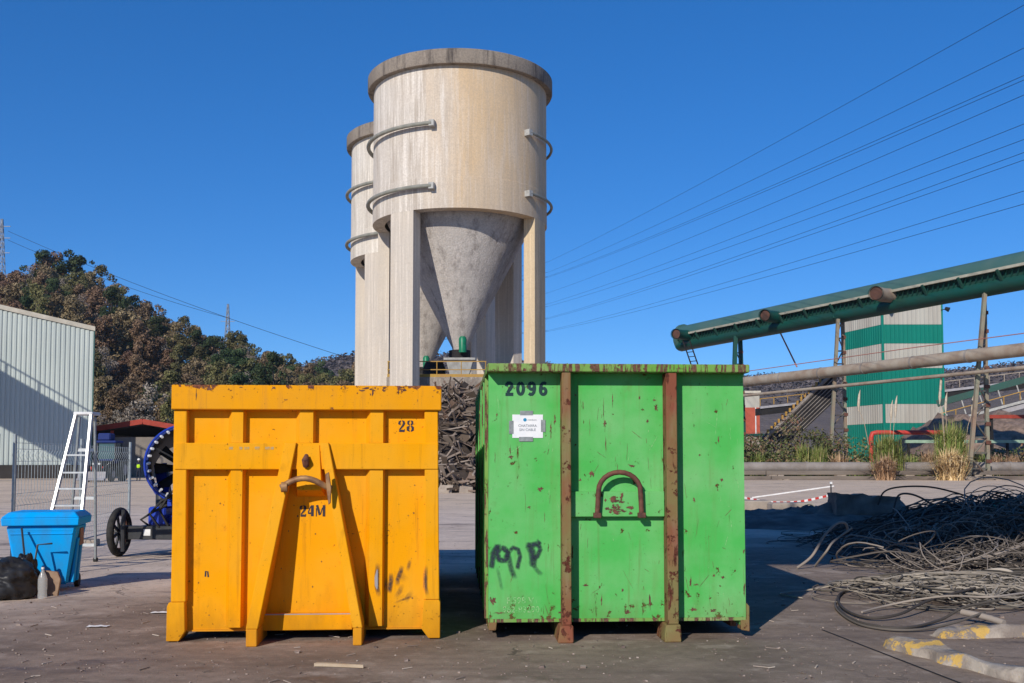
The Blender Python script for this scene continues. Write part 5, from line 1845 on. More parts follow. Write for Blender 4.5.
def moundmesh(name, m_, cx, cy, rx, ry, h, seed, n=44, p=1.6, rough=.35):
    mb = MB()
    for j in range(n + 1):
        for i in range(n + 1):
            x, y = -rx + 2 * rx * i / n, -ry + 2 * ry * j / n
            d = math.hypot(x / rx, y / ry) + .15 * mnoise.noise((x * .6, y * .6, seed))
            z = h * max(0, 1 - max(0, d) ** p) * (1 + rough * pnoise(x * 1.1, y * 1.1, seed)) + (.12 * pnoise(x * 3, y * 3, seed) if d < .95 else 0) * min(1, h)
            mb.v.append((cx + x, cy + y, z - .03))
    for j in range(n):
        for i in range(n):
            a = j * (n + 1) + i
            mb.f.append((a, a + 1, a + n + 2, a + n + 1))
    return mb.build(name, m_, None, smooth=50, fix=False)


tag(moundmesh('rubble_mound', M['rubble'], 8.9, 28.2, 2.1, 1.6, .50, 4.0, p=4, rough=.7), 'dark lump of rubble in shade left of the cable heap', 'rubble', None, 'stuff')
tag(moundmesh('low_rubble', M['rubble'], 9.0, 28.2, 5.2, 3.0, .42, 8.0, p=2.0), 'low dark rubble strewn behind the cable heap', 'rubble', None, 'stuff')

# broken slab standing in the shade at the heap's left end
o = thing('broken_slab', 'rough broken concrete slab in deep shade left of the cable heap', 'concrete slab', (9.05, 26.8, 0))
mb = MB()
nn = 12
for j in range(nn + 1):
    for i in range(nn + 1):
        f, e = i / nn, j / nn
        x = -.80 + 1.62 * f
        z = (.86 - .10 * f) * e
        q = .07 * mnoise.noise((x * 3, z * 4, 7)) + .04 * mnoise.noise((x * 9, z * 9, 2))
        mb.v.append((x + (.06 * mnoise.noise((z * 5, 3, 1)) if i in (0, nn) else 0), q, z + (.07 * mnoise.noise((x * 4, 9, 1)) if j == nn else 0)))
base = len(mb.v)
mb.v += [(x + .05, y + .9, z * .96) for x, y, z in list(mb.v)]
for j in range(nn):
    for i in range(nn):
        a = j * (nn + 1) + i
        mb.f.append((a, a + 1, a + nn + 2, a + nn + 1))
        mb.f.append((base + a, base + a + nn + 1, base + a + nn + 2, base + a + 1))
for i in range(nn):
    a, b = nn * (nn + 1) + i, nn * (nn + 1) + i + 1
    mb.f.append((a, b, base + b, base + a))
    a, b = i * (nn + 1), (i + 1) * (nn + 1)
    mb.f.append((a, b, base + b, base + a))
    mb.f.append((a + nn, base + a + nn, base + b + nn, b + nn))
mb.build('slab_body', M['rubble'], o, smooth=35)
# barrier tape
def tape(name, label, a, b, stripes, m2):
    a, b = Vector(a), Vector(b)
    o = thing(name, label, 'tape', (0, 0, 0))
    n = stripes
    for k in range(n):
        p, q = a.lerp(b, k / n), a.lerp(b, (k + 1) / n)
        sag = lambda f: Vector((0, 0, -.25 * math.sin(math.pi * f)))
        p, q = p + sag(k / n), q + sag((k + 1) / n)
        MB().bar(p, q, .006, .08).build('red_band' if k % 2 else 'white_band', m2 if k % 2 else M['tape_white'], o)
    return o


tape('barrier_tape', 'red and white striped barrier tape stretched low across the yard', at(744, 497.5, 41), at(834, 494, 37), 26, M['tape_red'])
wt = MB().bar(at(752, 497.6, 41.5), at(834, 486, 41.5), .006, .05).build('white_tape', M['tape_white'])
tag(wt, 'plain white tape rising to the right above the striped barrier tape', 'tape')
sk = thing('tape_stake', 'thin stake holding the barrier tapes beside the dark rubble', 'stake', (at(831, 490, 39).x, 39, 0))
MB().cyl((0, 0, 0), (0, 0, at(831, 484, 39).z), .025, 6).build('stake_rod', M['darkpanel'], sk)
pbox('stake_cap', M['hatwhite'], sk, -.04, .04, -.04, .04, at(831, 484, 39).z + .002, at(831, 484, 39).z + .08)

# ------------------------------------------------------------------ cables
def cable_obj(name, mat_, n, sampler, label, seed, kind='stuff'):
    rnd = random.Random(seed)
    mb = MB()
    mb.col = []
    for k in range(n):
        pts, r = sampler(rnd)
        n0 = len(mb.f)
        mb.tube(pts, r, 5, cap=False)
        c = rnd.random()
        mb.col += [c] * (len(mb.f) - n0)
    o = mb.build(name, mat_, None, smooth=60, fix=False)
    return tag(o, label, 'cables', None, kind)


def heap_h(x, y):
    """height of the big cable heap"""
    d = math.hypot((x - 10.6) / 5.2, (y - 19.6) / 4.2)
    q = max(0.0, 1 - d ** 2.2)
    return .82 * q * (1 + .2 * mnoise.noise((x * .5, y * .5, 1)))


def loop_pts(rnd, c, rad, z_amp, turns, n, tilt, lay):
    a0 = rnd.uniform(0, 6.28)
    e = rnd.uniform(.35, 1.0)
    th = rnd.uniform(0, 3.14)
    pts = []
    w1_, w2_ = rnd.uniform(0, 6), rnd.uniform(0, 6)
    for i in range(n):
        t = i / (n - 1)
        a = a0 + turns * 2 * math.pi * t
        q = rad * (1 + .18 * math.sin(2.3 * a + w1_) + .25 * t)
        x, y = q * math.cos(a), q * e * math.sin(a)
        x, y = x * math.cos(th) - y * math.sin(th), x * math.sin(th) + y * math.cos(th)
        px_, py_ = c[0] + x + t * rnd.uniform(-.02, .02), c[1] + y
        z = lay(px_, py_) + z_amp * (.5 + .5 * math.sin(a * 1.3 + w2_)) + tilt * y
        pts.append((px_, py_, max(.02, z)))
    return pts


def samp_heap(rnd, front=False):
    while True:
        x, y = rnd.uniform(6.4, 15.8), rnd.uniform(15.6, 23.4)
        if heap_h(x, y) > .02 or rnd.random() < .01:
            break
    r = rnd.choice((.006, .007, .009, .012, .016))
    rad = rnd.uniform(.25, 1.1)
    return loop_pts(rnd, (x, y), rad, rnd.uniform(.05, .28), rnd.uniform(.3, 1.1), 22, rnd.uniform(-.12, .12), lambda a, b: heap_h(a, b) * rnd.uniform(.9, 1.02)), r


def samp_front(rnd):
    x, y = rnd.uniform(5.5, 10.6), rnd.uniform(15.3, 17.8)
    if heap_h(x, y) < .03 and rnd.random() < .8:
        x, y = rnd.uniform(7.0, 10.6), rnd.uniform(16.2, 17.6)
    r = rnd.choice((.005, .006, .008, .011, .014))
    return loop_pts(rnd, (x, y), rnd.uniform(.2, .8), rnd.uniform(.1, .5), rnd.uniform(.3, .9), 22, rnd.uniform(-.25, .3), lambda a, b: heap_h(a, b) + .05), r


tag(moundmesh('heap_core', M['rubber'], 10.6, 19.6, 4.8, 3.8, .62, 12.0, p=2.2, rough=.2), 'dark packed core of the large cable heap', 'cables', None, 'stuff')
cable_obj('cable_tangle', M['cable_black'], 900, samp_heap, 'black tangled cables making up the large heap on the right', 11)
cable_obj('grey_cable_tangle', M['cable_grey'], 760, samp_front, 'dusty grey cable loops spilling down the front of the large heap', 12)


def samp_teal(rnd):
    x, y = rnd.uniform(8.4, 9.6), rnd.uniform(17.0, 18.6)
    return loop_pts(rnd, (x, y), rnd.uniform(.12, .4), .15, rnd.uniform(.3, .9), 16, 0, lambda a, b: heap_h(a, b) + .04), .014


cable_obj('teal_cable_tangle', M['cable_teal'], 45, samp_teal, 'small clump of teal green cables low on the large heap', 13)


def flat_h(x, y):
    d = math.hypot((x - 5.9) / 2.3, (y - 13.2) / 1.25)
    return .20 * max(0, 1 - d * d) + .015


def samp_flat(rnd):
    a = rnd.uniform(0, 6.28)
    q = rnd.random() ** .6
    x, y = 6.15 + 1.9 * q * math.cos(a), 13.2 + .9 * q * math.sin(a)
    r = rnd.choice((.005, .006, .008, .010, .013))
    return loop_pts(rnd, (x, y), rnd.uniform(.15, .7), rnd.uniform(.01, .10), rnd.uniform(.25, 1.0), 20, 0, flat_h), r


cable_obj('flat_cable_tangle', M['cable_grey'], 340, samp_flat, 'flattened bundle of dusty grey cables on the ground in front of the large heap', 14)


def samp_long(rnd):
    x0 = rnd.uniform(4.7, 5.6)
    y0 = rnd.uniform(12.5, 13.9)
    pts = []
    ph = rnd.uniform(0, 6)
    L2 = rnd.uniform(1.6, 3.6)
    sl = rnd.uniform(-.12, .22)
    for i in range(22):
        t = i / 21
        x = x0 + L2 * t
        y = y0 + sl * L2 * t + .12 * math.sin(4 * t + ph)
        pts.append((x, y, flat_h(x, y) + .02 + .02 * math.sin(9 * t + ph)))
    return pts, rnd.choice((.007, .009, .012, .020))


cable_obj('straight_cable_lengths', M['cable_grey'], 38, samp_long, 'longer dusty cable lengths lying across the flattened bundle', 15)


def single(name, label, m_, pts, r, tone):
    # smooth through points (Catmull-Rom)
    P = [Vector(p) for p in pts]
    out = []
    for i in range(len(P) - 1):
        a, b, c, d = P[max(0, i - 1)], P[i], P[i + 1], P[min(len(P) - 1, i + 2)]
        for k in range(7):
            t = k / 7
            out.append(.5 * ((2 * b) + (c - a) * t + (2 * a - 5 * b + 4 * c - d) * t * t + (3 * b - a - 3 * c + d) * t ** 3))
    out.append(P[-1])
    mb = MB().tube(out, r, 8)
    mb.col = [tone] * len(mb.f)
    return tag(mb.build(name, m_, None, smooth=60), label, 'cable')


def gat(px, py, h=.02):
    """ground point under the picture position, lifted by h"""
    d = at(px, py, 1.0) - Vector((0, 0, CAM_H))
    t = (h - CAM_H) / d.z
    return Vector((d.x * t, t, h))


single('cable_loop', 'thick dark cable bent in a flat loop at the left end of the flattened bundle', M['cable_grey'],
       [gat(975, 588, .2), gat(930, 600, .14), gat(900, 614, .06), gat(870, 618, .03), gat(847, 611, .03), gat(838, 600, .03), gat(843, 592, .03), gat(858, 589, .04), gat(876, 594, .04), gat(884, 603, .06)], .016, .12)
single('cable_loop', 'second dark cable curving along the front of the flattened bundle', M['cable_grey'],
       [gat(1000, 600, .22), gat(965, 607, .15), gat(940, 620, .04), gat(905, 628, .03), gat(870, 625, .03), gat(848, 617, .03), gat(838, 607, .025)], .015, .1)
single('cable_arch', 'thick pale cable arching up at the right edge above the flattened bundle', M['cable_grey'],
       [at(975, 585, 13.9), at(982, 574, 13.8), at(995, 570, 13.7), at(1010, 572, 13.6), at(1021, 582, 13.5), at(1026, 596, 13.4)], .028, 1.0)
single('cable_arch', 'long grey cable sweeping up from the ground at the left end of the large heap', M['cable_grey'],
       [gat(797, 568, .02), at(812, 556, 16.6), at(824, 536, 16.7), at(836, 524, 16.8), at(845, 523, 16.9), at(848, 530, 17)], .022, .9)
single('cable_arch', 'grey cable slanting up beside the sweeping one on the large heap', M['cable_grey'],
       [gat(815, 566, .02), at(826, 552, 16.4), at(834, 541, 16.5), at(852, 528, 16.6)], .018, .7)
single('cable_arch', 'thin black cable looping high over the back of the large heap', M['cable_black'],
       [at(878, 505, 20), at(884, 492, 20), at(900, 487, 20), at(930, 487, 20), at(960, 494, 20), at(985, 503, 20)], .016, .2)
single('cable_arch', 'thin black cable hooped above the heap near the right edge', M['cable_black'],
       [at(985, 505, 20), at(992, 496, 20), at(1003, 493, 20), at(1014, 500, 20), at(1022, 506, 20)], .016, .2)
single('cable_arch', 'black cable hooped between the rubble and the heap', M['cable_black'],
       [at(893, 512, 19.5), at(898, 496, 19.5), at(910, 494, 19.5), at(925, 500, 19.5), at(940, 512, 19.5)], .018, .4)

single('cable_loop', 'third dark cable lying just outside the flat loop of the flattened bundle', M['cable_grey'],
       [gat(985, 612, .12), gat(950, 624, .05), gat(912, 630, .025), gat(876, 628, .02), gat(852, 621, .02), gat(836, 608, .02), gat(838, 597, .02), gat(850, 588, .02), gat(868, 586, .02)], .013, .35)
single('cable_loop', 'pale grey cable crossing the flat loop from the heap to the right edge', M['cable_grey'],
       [gat(862, 612, .03), gat(885, 606, .05), gat(915, 600, .12), gat(950, 596, .2), gat(990, 597, .24), gat(1030, 592, .25)], .013, .9)
single('cable_length', 'thick pale cable length lying straight in the flattened bundle near the right edge', M['cable_grey'],
       [gat(962, 612, .10), gat(985, 617, .08), gat(1004, 623, .05)], .034, .95)
# kerb blocks at the front right
def kerbblock(label, pa, pb, w, h):
    a, b = gat(*pa, 0), gat(*pb, 0)
    d = (b - a)
    L2 = d.length
    o = thing('kerb_block', label, 'kerb block', a, math.atan2(d.y, d.x))
    mb = MB()
    n = 40
    prof = [(-w / 2, 0), (-w / 2 + .02, h * .8), (-w / 2 + .07, h), (w / 2 - .05, h * .97), (w / 2, 0)]
    for i in range(n + 1):
        x = L2 * i / n
        for j, (y, z) in enumerate(prof):
            q = .05 * mnoise.noise((x * 4, y * 6, z * 6 + pa[0]))
            e = min(1, min(i, n - i) / 3 + .45)
            mb.v.append((x, y * (.85 + .15 * e) + q, max(0, z * e + q * (1 if z > 0 else 0))))
    m = len(prof)
    for i in range(n):
        for j in range(m - 1):
            mb.f.append((i * m + j, i * m + j + 1, (i + 1) * m + j + 1, (i + 1) * m + j))
    mb.f += [tuple(range(m)), tuple(n * m + j for j in range(m))[::-1]]
    mb.build('block_body', M['kerb'], o, smooth=60)
    return o


kerbblock('long chipped concrete kerb with worn yellow paint running out of the front right corner', (893, 646), (1060, 690), .27, .095)
kerbblock('shorter yellow-stained concrete kerb behind the long one at the right edge', (935, 637), (1075, 634), .26, .095)
# tar joint and loose bits
a, b = gat(822, 630, 0), gat(985, 693, 0)
jd = (b - a).normalized()
jn = Vector((-jd.y, jd.x, 0)) * .012
mb = MB()
nn = 24
for i in range(nn + 1):
    p = a.lerp(b, i / nn) + Vector((0, .01 * mnoise.noise((i * .5, 0, 0)), .004))
    mb.v += [tuple(p - jn), tuple(p + jn)]
mb.f = [(2 * i, 2 * i + 2, 2 * i + 3, 2 * i + 1) for i in range(nn)]
tag(mb.build('tar_joint', M['joint'], None, fix=False), kind='structure')
wd = MB().prism([(0, 0), (.10, .015), (.42, .02), (.42, .03), (.12, .06), (0, .05)], lambda x, y, d: (x, y, d), .005, .03).build('wood_splinter', M['wood'], None)
wd.location = gat(314, 667, 0)
wd.rotation_euler = (0, 0, R(-12))
tag(wd, 'pale wood splinter lying on the asphalt in front of the yellow container', 'wood')
for lab, p in (('small crumpled white scrap on the ground left of the yellow container', (86, 628)), ('flat white paper shred on the ground close to the yellow container', (150, 614))):
    q = gat(*p, 0)
    mb = MB()
    for j in range(5):
        for i in range(8):
            mb.v.append((i * .03, j * .02 + .01 * mnoise.noise((i, j, p[0])), .012 + .02 * abs(mnoise.noise((i * .7, j * .9, p[0])))))
    mb.f = [(j * 8 + i, j * 8 + i + 1, j * 8 + i + 9, j * 8 + i + 8) for j in range(4) for i in range(7)]
    s_ = mb.build('paper_scrap', M['paper'], None, smooth=80, fix=False)
    s_.location = q
    tag(s_, lab, 'litter')
mb = MB()
mb.col = []
rnd = random.Random(55)
for k in range(170):
    y = 7.7 + 9 * rnd.random() ** 1.5
    x = rnd.uniform(-.55, .55) * y
    a = rnd.uniform(0, 3.14)
    l = rnd.uniform(.015, .07)
    d_ = Vector((math.cos(a), math.sin(a), 0)) * l
    n0 = len(mb.f)
    mb.bar(Vector((x, y, .006)) - d_, Vector((x, y, .006 + rnd.uniform(0, .01))) + d_, rnd.uniform(.004, .014), .006)
    mb.col += [rnd.random()] * (len(mb.f) - n0)
tag(mb.build('ground_litter', M['pebble'], None, fix=False), 'thin chips and splinters scattered over the asphalt', 'litter', None, 'stuff')
mb = MB()
mb.col = []
rnd = random.Random(5)
for k in range(2600):
    y = 7.6 + 15 * rnd.random() ** 1.8
    x = rnd.uniform(-.6, .6) * y
    s = rnd.choice((.003, .004, .006, .009)) * (1 if rnd.random() < .97 else 2.2)
    n0 = len(mb.f)
    mb.hexa([(x + sx * s * rnd.uniform(.6, 1.3), y + sy * s * rnd.uniform(.6, 1.3), .0 + (0 if sz < 0 else s * rnd.uniform(.7, 1.2))) for sz in (-1, 1) for sx, sy in ((-1, -1), (1, -1), (1, 1), (-1, 1))])
    mb.col += [rnd.random()] * (len(mb.f) - n0)
tag(mb.build('gravel', M['pebble'], None, fix=False), kind='stuff')


# ------------------------------------------------------------------ vegetation
def leaf_quads(mb, c, r, n, size, rnd, squash=1.0, tone=None, up=.0):
    for k in range(n):
        while True:
            d = Vector((rnd.uniform(-1, 1), rnd.uniform(-1, 1), rnd.uniform(-1, 1)))
            if .05 < d.length <= 1:
                break
        d = d.normalized() * (d.length ** .45)
        p = Vector(c) + Vector((d.x * r, d.y * r, d.z * r * squash))
        nrm = (d + Vector((rnd.gauss(0, .6), rnd.gauss(0, .6), rnd.gauss(0, .6) + up))).normalized()
        u = nrm.cross(Vector((rnd.gauss(0, 1), rnd.gauss(0, 1), rnd.gauss(0, 1)))).normalized()
        v = nrm.cross(u)
        s = size * rnd.uniform(.6, 1.3)
        o = len(mb.v)
        mb.v += [tuple(p - u * s), tuple(p + v * s * .55), tuple(p + u * s), tuple(p - v * s * .55)]
        mb.f.append((o, o + 1, o + 2, o + 3))
        mb.col.append(min(1, max(0, (rnd.random() if tone is None else tone + rnd.gauss(0, .18)))))


def tree_proto(seed, leafm, h, cr, density, label, bare=False, clumps=34, leaf=.36):
    rnd = random.Random(seed)
    o = thing('tree', label, 'tree', (0, 0, 0), 0, 'autumn trees on the wooded hillside')
    tk = MB()
    tk.tube([(0, 0, -.6), (rnd.uniform(-.1, .1), 0, h * .25), (rnd.uniform(-.3, .3), rnd.uniform(-.3, .3), h * .55), (rnd.uniform(-.4, .4), rnd.uniform(-.3, .3), h * .9)], [h * .028, h * .022, h * .014, .03], 7)
    cl = []
    for k in range(clumps):
        a = rnd.uniform(0, 6.28)
        t = rnd.uniform(0, 1)
        zz = h * (.26 + .74 * t)
        q = cr * math.sqrt(max(.04, 1 - ((t - .40) / .66) ** 2)) * rnd.uniform(.2, 1.15)
        cl.append((Vector((q * math.cos(a), q * math.sin(a), zz)), cr * rnd.uniform(.14, .42)))
    nl = 16 if bare else 7
    for k in range(nl):
        c, r = cl[k % len(cl)]
        z0 = h * rnd.uniform(.2, .5)
        tk.tube([(0, 0, z0), (c.x * .5, c.y * .5, (z0 + c.z) / 2 + .3), tuple(c + Vector((0, 0, r * .6)))], [h * .010, h * .006, .02], 5)
    tk.build('trunk', M['trunk'], o, smooth=60)
    mb = MB()
    mb.col = []
    for c, r in cl:
        t0 = rnd.uniform(.15, .85)
        leaf_quads(mb, c, r, int(density * 1.9 * r * r), leaf * .68, rnd, .8, t0, .25)
    mb.build('crown', M[leafm], o, fix=False)
    return o


protos = {
    'brown': [tree_proto(1, 'lf_brown', 10, 3.4, 62, 'brown-leaved autumn tree among many on the hillside behind the hall'), tree_proto(2, 'lf_brown', 11, 3.0, 60, 'brown-leaved autumn tree among many on the hillside behind the hall')],
    'rust': [tree_proto(3, 'lf_rust', 10, 3.3, 60, 'russet autumn tree among many on the hillside behind the hall'), tree_proto(4, 'lf_rust', 9, 3.2, 55, 'russet autumn tree among many on the hillside behind the hall')],
    'green': [tree_proto(5, 'lf_green', 11, 3.6, 75, 'dark green tree among the brown ones on the hillside'), tree_proto(6, 'lf_green', 10, 3.0, 75, 'dark green tree among the brown ones on the hillside')],
    'olive': [tree_proto(7, 'lf_olive', 10, 3.3, 62, 'olive green tree among the brown ones on the hillside'), tree_proto(8, 'lf_olive', 11, 3.1, 62, 'olive green tree among the brown ones on the hillside')],
    'grey': [tree_proto(9, 'lf_grey', 10, 2.8, 40, 'nearly bare greyish tree on the lower hillside', True, leaf=.26), tree_proto(10, 'lf_grey', 9, 2.6, 36, 'nearly bare greyish tree on the lower hillside', True, leaf=.26)],
    'gold': [tree_proto(11, 'lf_gold', 8, 2.6, 70, 'yellowing tree showing pale gold above the yellow container')],
}
used = set()


def plant_tree(kind, x, y, sc, rz, label=None, sz=None):
    src = random.choice(protos[kind])
    z = hill_z(x, y) - .3
    s3 = (sc, sc, sc * (sz or random.uniform(.85, 1.2)))
    if src.name in used:
        return twin_tree(src, (x, y, z), rz, s3, label)
    used.add(src.name)
    src.location, src.rotation_euler, src.scale = (x, y, z), (0, 0, rz), s3
    if label:
        src['label'] = label
    return src


random.seed(21)
rows_ = [(146, 25, .62), (160, 25, .75), (177, 25, .82), (196, 24, .9), (216, 24, .95), (238, 24, 1.0), (262, 24, 1.05), (284, 26, 1.05), (300, 26, 1.05)]
for y0, n, sc in rows_:
    for k in range(n):
        u = -55 + 445 * (k + random.uniform(.15, .85)) / n
        y = y0 + random.uniform(-7, 7)
        x = (u - 512) / 1050 * y
        q = random.random()
        if y0 < 165:
            kind = 'grey' if q < .6 else 'brown' if q < .8 else 'olive' if q < .9 else 'gold'
        elif u < 24:
            kind = 'rust' if q < .55 else 'brown' if q < .85 else 'grey'
        elif 250 < u:
            kind = 'brown' if q < .4 else 'olive' if q < .65 else 'green' if q < .85 else 'rust'
        else:
            kind = 'brown' if q < .38 else 'rust' if q < .55 else 'olive' if q < .74 else 'green' if q < .86 else 'grey'
        where_ = ('above the hall roof' if u < 92 else 'above the red edged shed' if u < 172 else 'over the left half of the yellow container' if u < 262 else 'between the yellow container and the silo legs')
        band_ = 'low on the slope' if y0 < 180 else 'halfway up the slope' if y0 < 250 else 'near the crest'
        plant_tree(kind, x, y, sc * random.uniform(.75, 1.15), random.uniform(0, 6.28), '%s %s %s' % ({'brown': 'tan-brown leafy tree', 'rust': 'russet autumn tree', 'green': 'dark green tree', 'olive': 'olive green tree', 'grey': 'nearly bare greyish tree', 'gold': 'yellowing tree'}[kind], band_, where_))
# trees that stand out against the sky
for kind, px_, y, sc, lab in (('green', 36, 300, 1.35, 'tall dark green tree left of the round one on the hill crest'), ('green', 73, 302, 1.5, 'large round dark green tree on the hill crest'),
                              ('rust', 50, 304, 1.45, 'tall reddish thin-crowned tree between two dark green ones on the crest'), ('olive', 97, 300, 1.2, 'blue-green tree right of the round one on the crest'),
                              ('green', 135, 296, 1.0, 'isolated dark tree further down the crest above the valley'), ('brown', 165, 296, 1.0, 'brown bushy tree on the descending crest'),
                              ('brown', 192, 292, 1.15, 'broad brown tree left of the small pylon'), ('olive', 236, 285, 1.2, 'tall olive tree in front of the small pylon'),
                              ('olive', 288, 280, 1.15, 'slim olive tree above the middle of the yellow container'), ('green', 318, 275, .9, 'dark rounded tree near the silo legs'),
                              ('gold', 212, 170, 1.0, 'yellowing tree low on the slope just above the yellow container'), ('grey', 150, 142, 1.0, 'bare pale grey tree at the foot of the slope above the shed roof')):
    plant_tree(kind, (px_ - 512) / 1050 * y, y, sc, random.uniform(0, 6), lab, 1.05)
# undergrowth between the trunks
rnd = random.Random(77)
ug = MB()
ug.col = []
for k in range(9000):
    y = 132 + 180 * rnd.random()
    u = rnd.uniform(-70, 420)
    x = (u - 512) / 1050 * y
    leaf_quads(ug, (x, y, hill_z(x, y) + rnd.uniform(.2, 1.2)), .9, 4, .42, rnd, .7, None, .5)
tag(ug.build('undergrowth', M['lf_brown'], None, fix=False), kind='stuff')
fw = MB()
fw.col = []
for k in range(9000):
    y = 560 + 165 * rnd.random() ** .5
    u = rnd.uniform(240, 1150)
    x = (u - 512) / 1050 * y
    leaf_quads(fw, (x, y, far_z(x, y) + rnd.uniform(.3, 3.0)), 2.2, 3, 1.3, rnd, .8, None, 1.2)
tag(fw.build('far_wood', M['lf_far'], None, fix=False), kind='stuff')


def shrub(label, x, y, w, h, n, leafm, seed):
    rnd = random.Random(seed)
    o = thing('shrub', label, 'shrub', (x, y, 0), 0, 'weedy shrubs in front of the steep conveyor and tower')
    st_ = MB()
    mb = MB()
    mb.col = []
    for k in range(9):
        a = rnd.uniform(0, 6.28)
        q = rnd.uniform(.1, .9) * w
        tip = Vector((q * math.cos(a), q * math.sin(a) * .6, h * rnd.uniform(.35, 1.0)))
        st_.tube([(q * .2 * math.cos(a), q * .2 * math.sin(a), 0), tuple(tip * .6), tuple(tip)], [.05, .035, .015], 4, cap=False)
        leaf_quads(mb, tip * .85, w * rnd.uniform(.28, .5), int(n / 9), .16, rnd, .9, rnd.uniform(.1, .9), .3)
        leaf_quads(mb, tip * .45, w * rnd.uniform(.28, .5), int(n / 9), .17, rnd, .9, rnd.uniform(.1, .7), .3)
    st_.build('stems', M['trunk'], o, fix=False)
    mb.build('foliage', M[leafm], o, fix=False)
    return o


SH = [(748, 97, 2.6, 3.4, 'low shrub below the red building wall'), (770, 100, 2.8, 3.2, 'leafy shrub at the foot of the steep conveyor'), (793, 101, 3.0, 5.2, 'tall weedy shrub under the middle of the steep conveyor'),
      (811, 99, 2.4, 4.4, 'reddish-green shrub right of the tall weedy one'), (826, 104, 2.4, 4.4, 'bushy shrub touching the left trestle leg'), (858, 106, 2.4, 3.2, 'dark shrub between the left trestle and the red pipe'),
      (922, 101, 2.6, 2.2, 'low weeds below the right part of the striped tower'), (1003, 100, 2.2, 2.2, 'low shrub right of the right trestle'), (1030, 101, 2.5, 2.6, 'scrubby bush at the right edge under the spoil bank'), (783, 95.6, 2.4, 2.0, 'low brown shrub just behind the grey ground pipe')]
for i, (px_, y, w, h, lab) in enumerate(SH):
    shrub(lab, (px_ - 512) / 1050 * y, y, w, h * 1.2, 620, 'lf_shrub', 100 + i)


def tuft(name, label, cat, x, y, r, h, n, leafm, seed, plumes=0, ph=5.0, droop=.5, wbl=.045):
    rnd = random.Random(seed)
    o = thing(name, label, cat, (x, y, 0))
    mb = MB()
    mb.col = []
    for k in range(n):
        a = rnd.uniform(0, 6.28)
        l = h * rnd.uniform(.5, 1.05)
        lean = rnd.uniform(.05, 1.0) * droop
        b0 = Vector((rnd.gauss(0, r * .22), rnd.gauss(0, r * .22), 0))
        dv = Vector((math.cos(a), math.sin(a), 0))
        sd_ = Vector((-dv.y, dv.x, 0)) * wbl
        p1_, p2_ = b0 + dv * lean * r * .5 + Vector((0, 0, l * .65)), b0 + dv * lean * r * 1.5 + Vector((0, 0, l * (1 - lean * .35)))
        q_ = len(mb.v)
        mb.v += [tuple(b0 - sd_), tuple(b0 + sd_), tuple(p1_ + sd_ * .8), tuple(p1_ - sd_ * .8), tuple(p2_)]
        mb.f += [(q_, q_ + 1, q_ + 2, q_ + 3), (q_ + 3, q_ + 2, q_ + 4)]
        c = rnd.random()
        mb.col += [c, c]
    mb.build('blades', M[leafm], o, fix=False)
    for k in range(plumes):
        a = rnd.uniform(0, 6.28)
        x_, y_ = rnd.gauss(0, r * .3), rnd.gauss(0, r * .2)
        tp = Vector((x_ * 2.2, y_ * 2, ph * rnd.uniform(.75, 1.05)))
        pl = MB().tube([(x_, y_, .3), tuple(tp * .8), tuple(tp)], [.03, .025, .02], 4).build('stem', M['wood'], o)
        MB().tube([tuple(tp - Vector((0, 0, .3))), tuple(tp + Vector((.03, 0, .3))), tuple(tp + Vector((.1, 0, 1.1))), tuple(tp + Vector((.2, 0, 1.6)))], [.04, .13, .10, .02], 6).build('plume', M['plume'], pl, smooth=60)
    return o


ty = 90.2


def X_(px_, y):
    return (px_ - 512) / 1050 * y


tuft('pampas_grass', 'tall green pampas grass with pale plumes in front of the striped tower corner', 'grass', X_(888, 92), 92.3, 1.9, 4.6, 700, 'lf_grass', 1, 3, 6.2, .8)
tuft('pampas_grass', 'largest pampas grass clump left of the right trestle leg', 'grass', X_(951, 92), 92.1, 2.1, 5.6, 900, 'lf_grass', 2, 4, 7.4, .75)
tuft('dry_grass', 'dry straw-coloured grass drooping over the beams below the left pampas', 'grass', X_(884, 88.8), 88.8, 1.25, 2.5, 420, 'lf_straw', 3, 0, 0, 1.5)
tuft('dry_grass', 'wide dry straw-coloured grass mound below the largest pampas', 'grass', X_(950, 88.6), 88.6, 1.7, 3.1, 700, 'lf_straw', 4, 0, 0, 1.5)
tuft('tall_grass', 'bright yellow-green grass tuft left of the left trestle foot', 'grass', X_(819, 94.6), 94.6, 1.2, 3.2, 450, 'lf_grass', 5)
tuft('tall_grass', 'green grass tuft behind the ground pipe next to the right trestle', 'grass', X_(977, 95), 95, 1.2, 2.8, 350, 'lf_grass', 6)
tuft('tall_grass', 'small green grass tuft behind the ground pipe near the green container', 'grass', X_(790, 94.8), 94.8, 1.2, 1.9, 300, 'lf_grass', 7)
tuft('tall_grass', 'weedy grass tuft at the far right by the ground pipe', 'grass', X_(1012, 95), 95, 1.3, 2.4, 300, 'lf_straw', 8)
for i_, (px_, y_, h_, n_l, lab_) in enumerate(((757, 96.5, 2.6, 'lf_grass', 'tall thin grass by the wall of the red building'), (803, 96.2, 3.6, 'lf_grass', 'tall yellowing grass between the shrubs under the steep conveyor'),
                                            (838, 97, 2.6, 'lf_straw', 'straw-coloured grass between the legs of the left trestle'), (909, 96, 2.4, 'lf_grass', 'green grass right of the left pampas clump'),
                                            (930, 96.4, 2.9, 'lf_straw', 'dry tall grass left of the largest pampas clump'), (995, 96.8, 2.4, 'lf_straw', 'dry grass behind the right trestle legs'))):
    tuft('tall_grass', lab_, 'grass', X_(px_, y_), y_, 1.5, h_, 420, n_l, 60 + i_, 0, 0, .8)
gr = MB()
gr.col = []
rnd = random.Random(31)
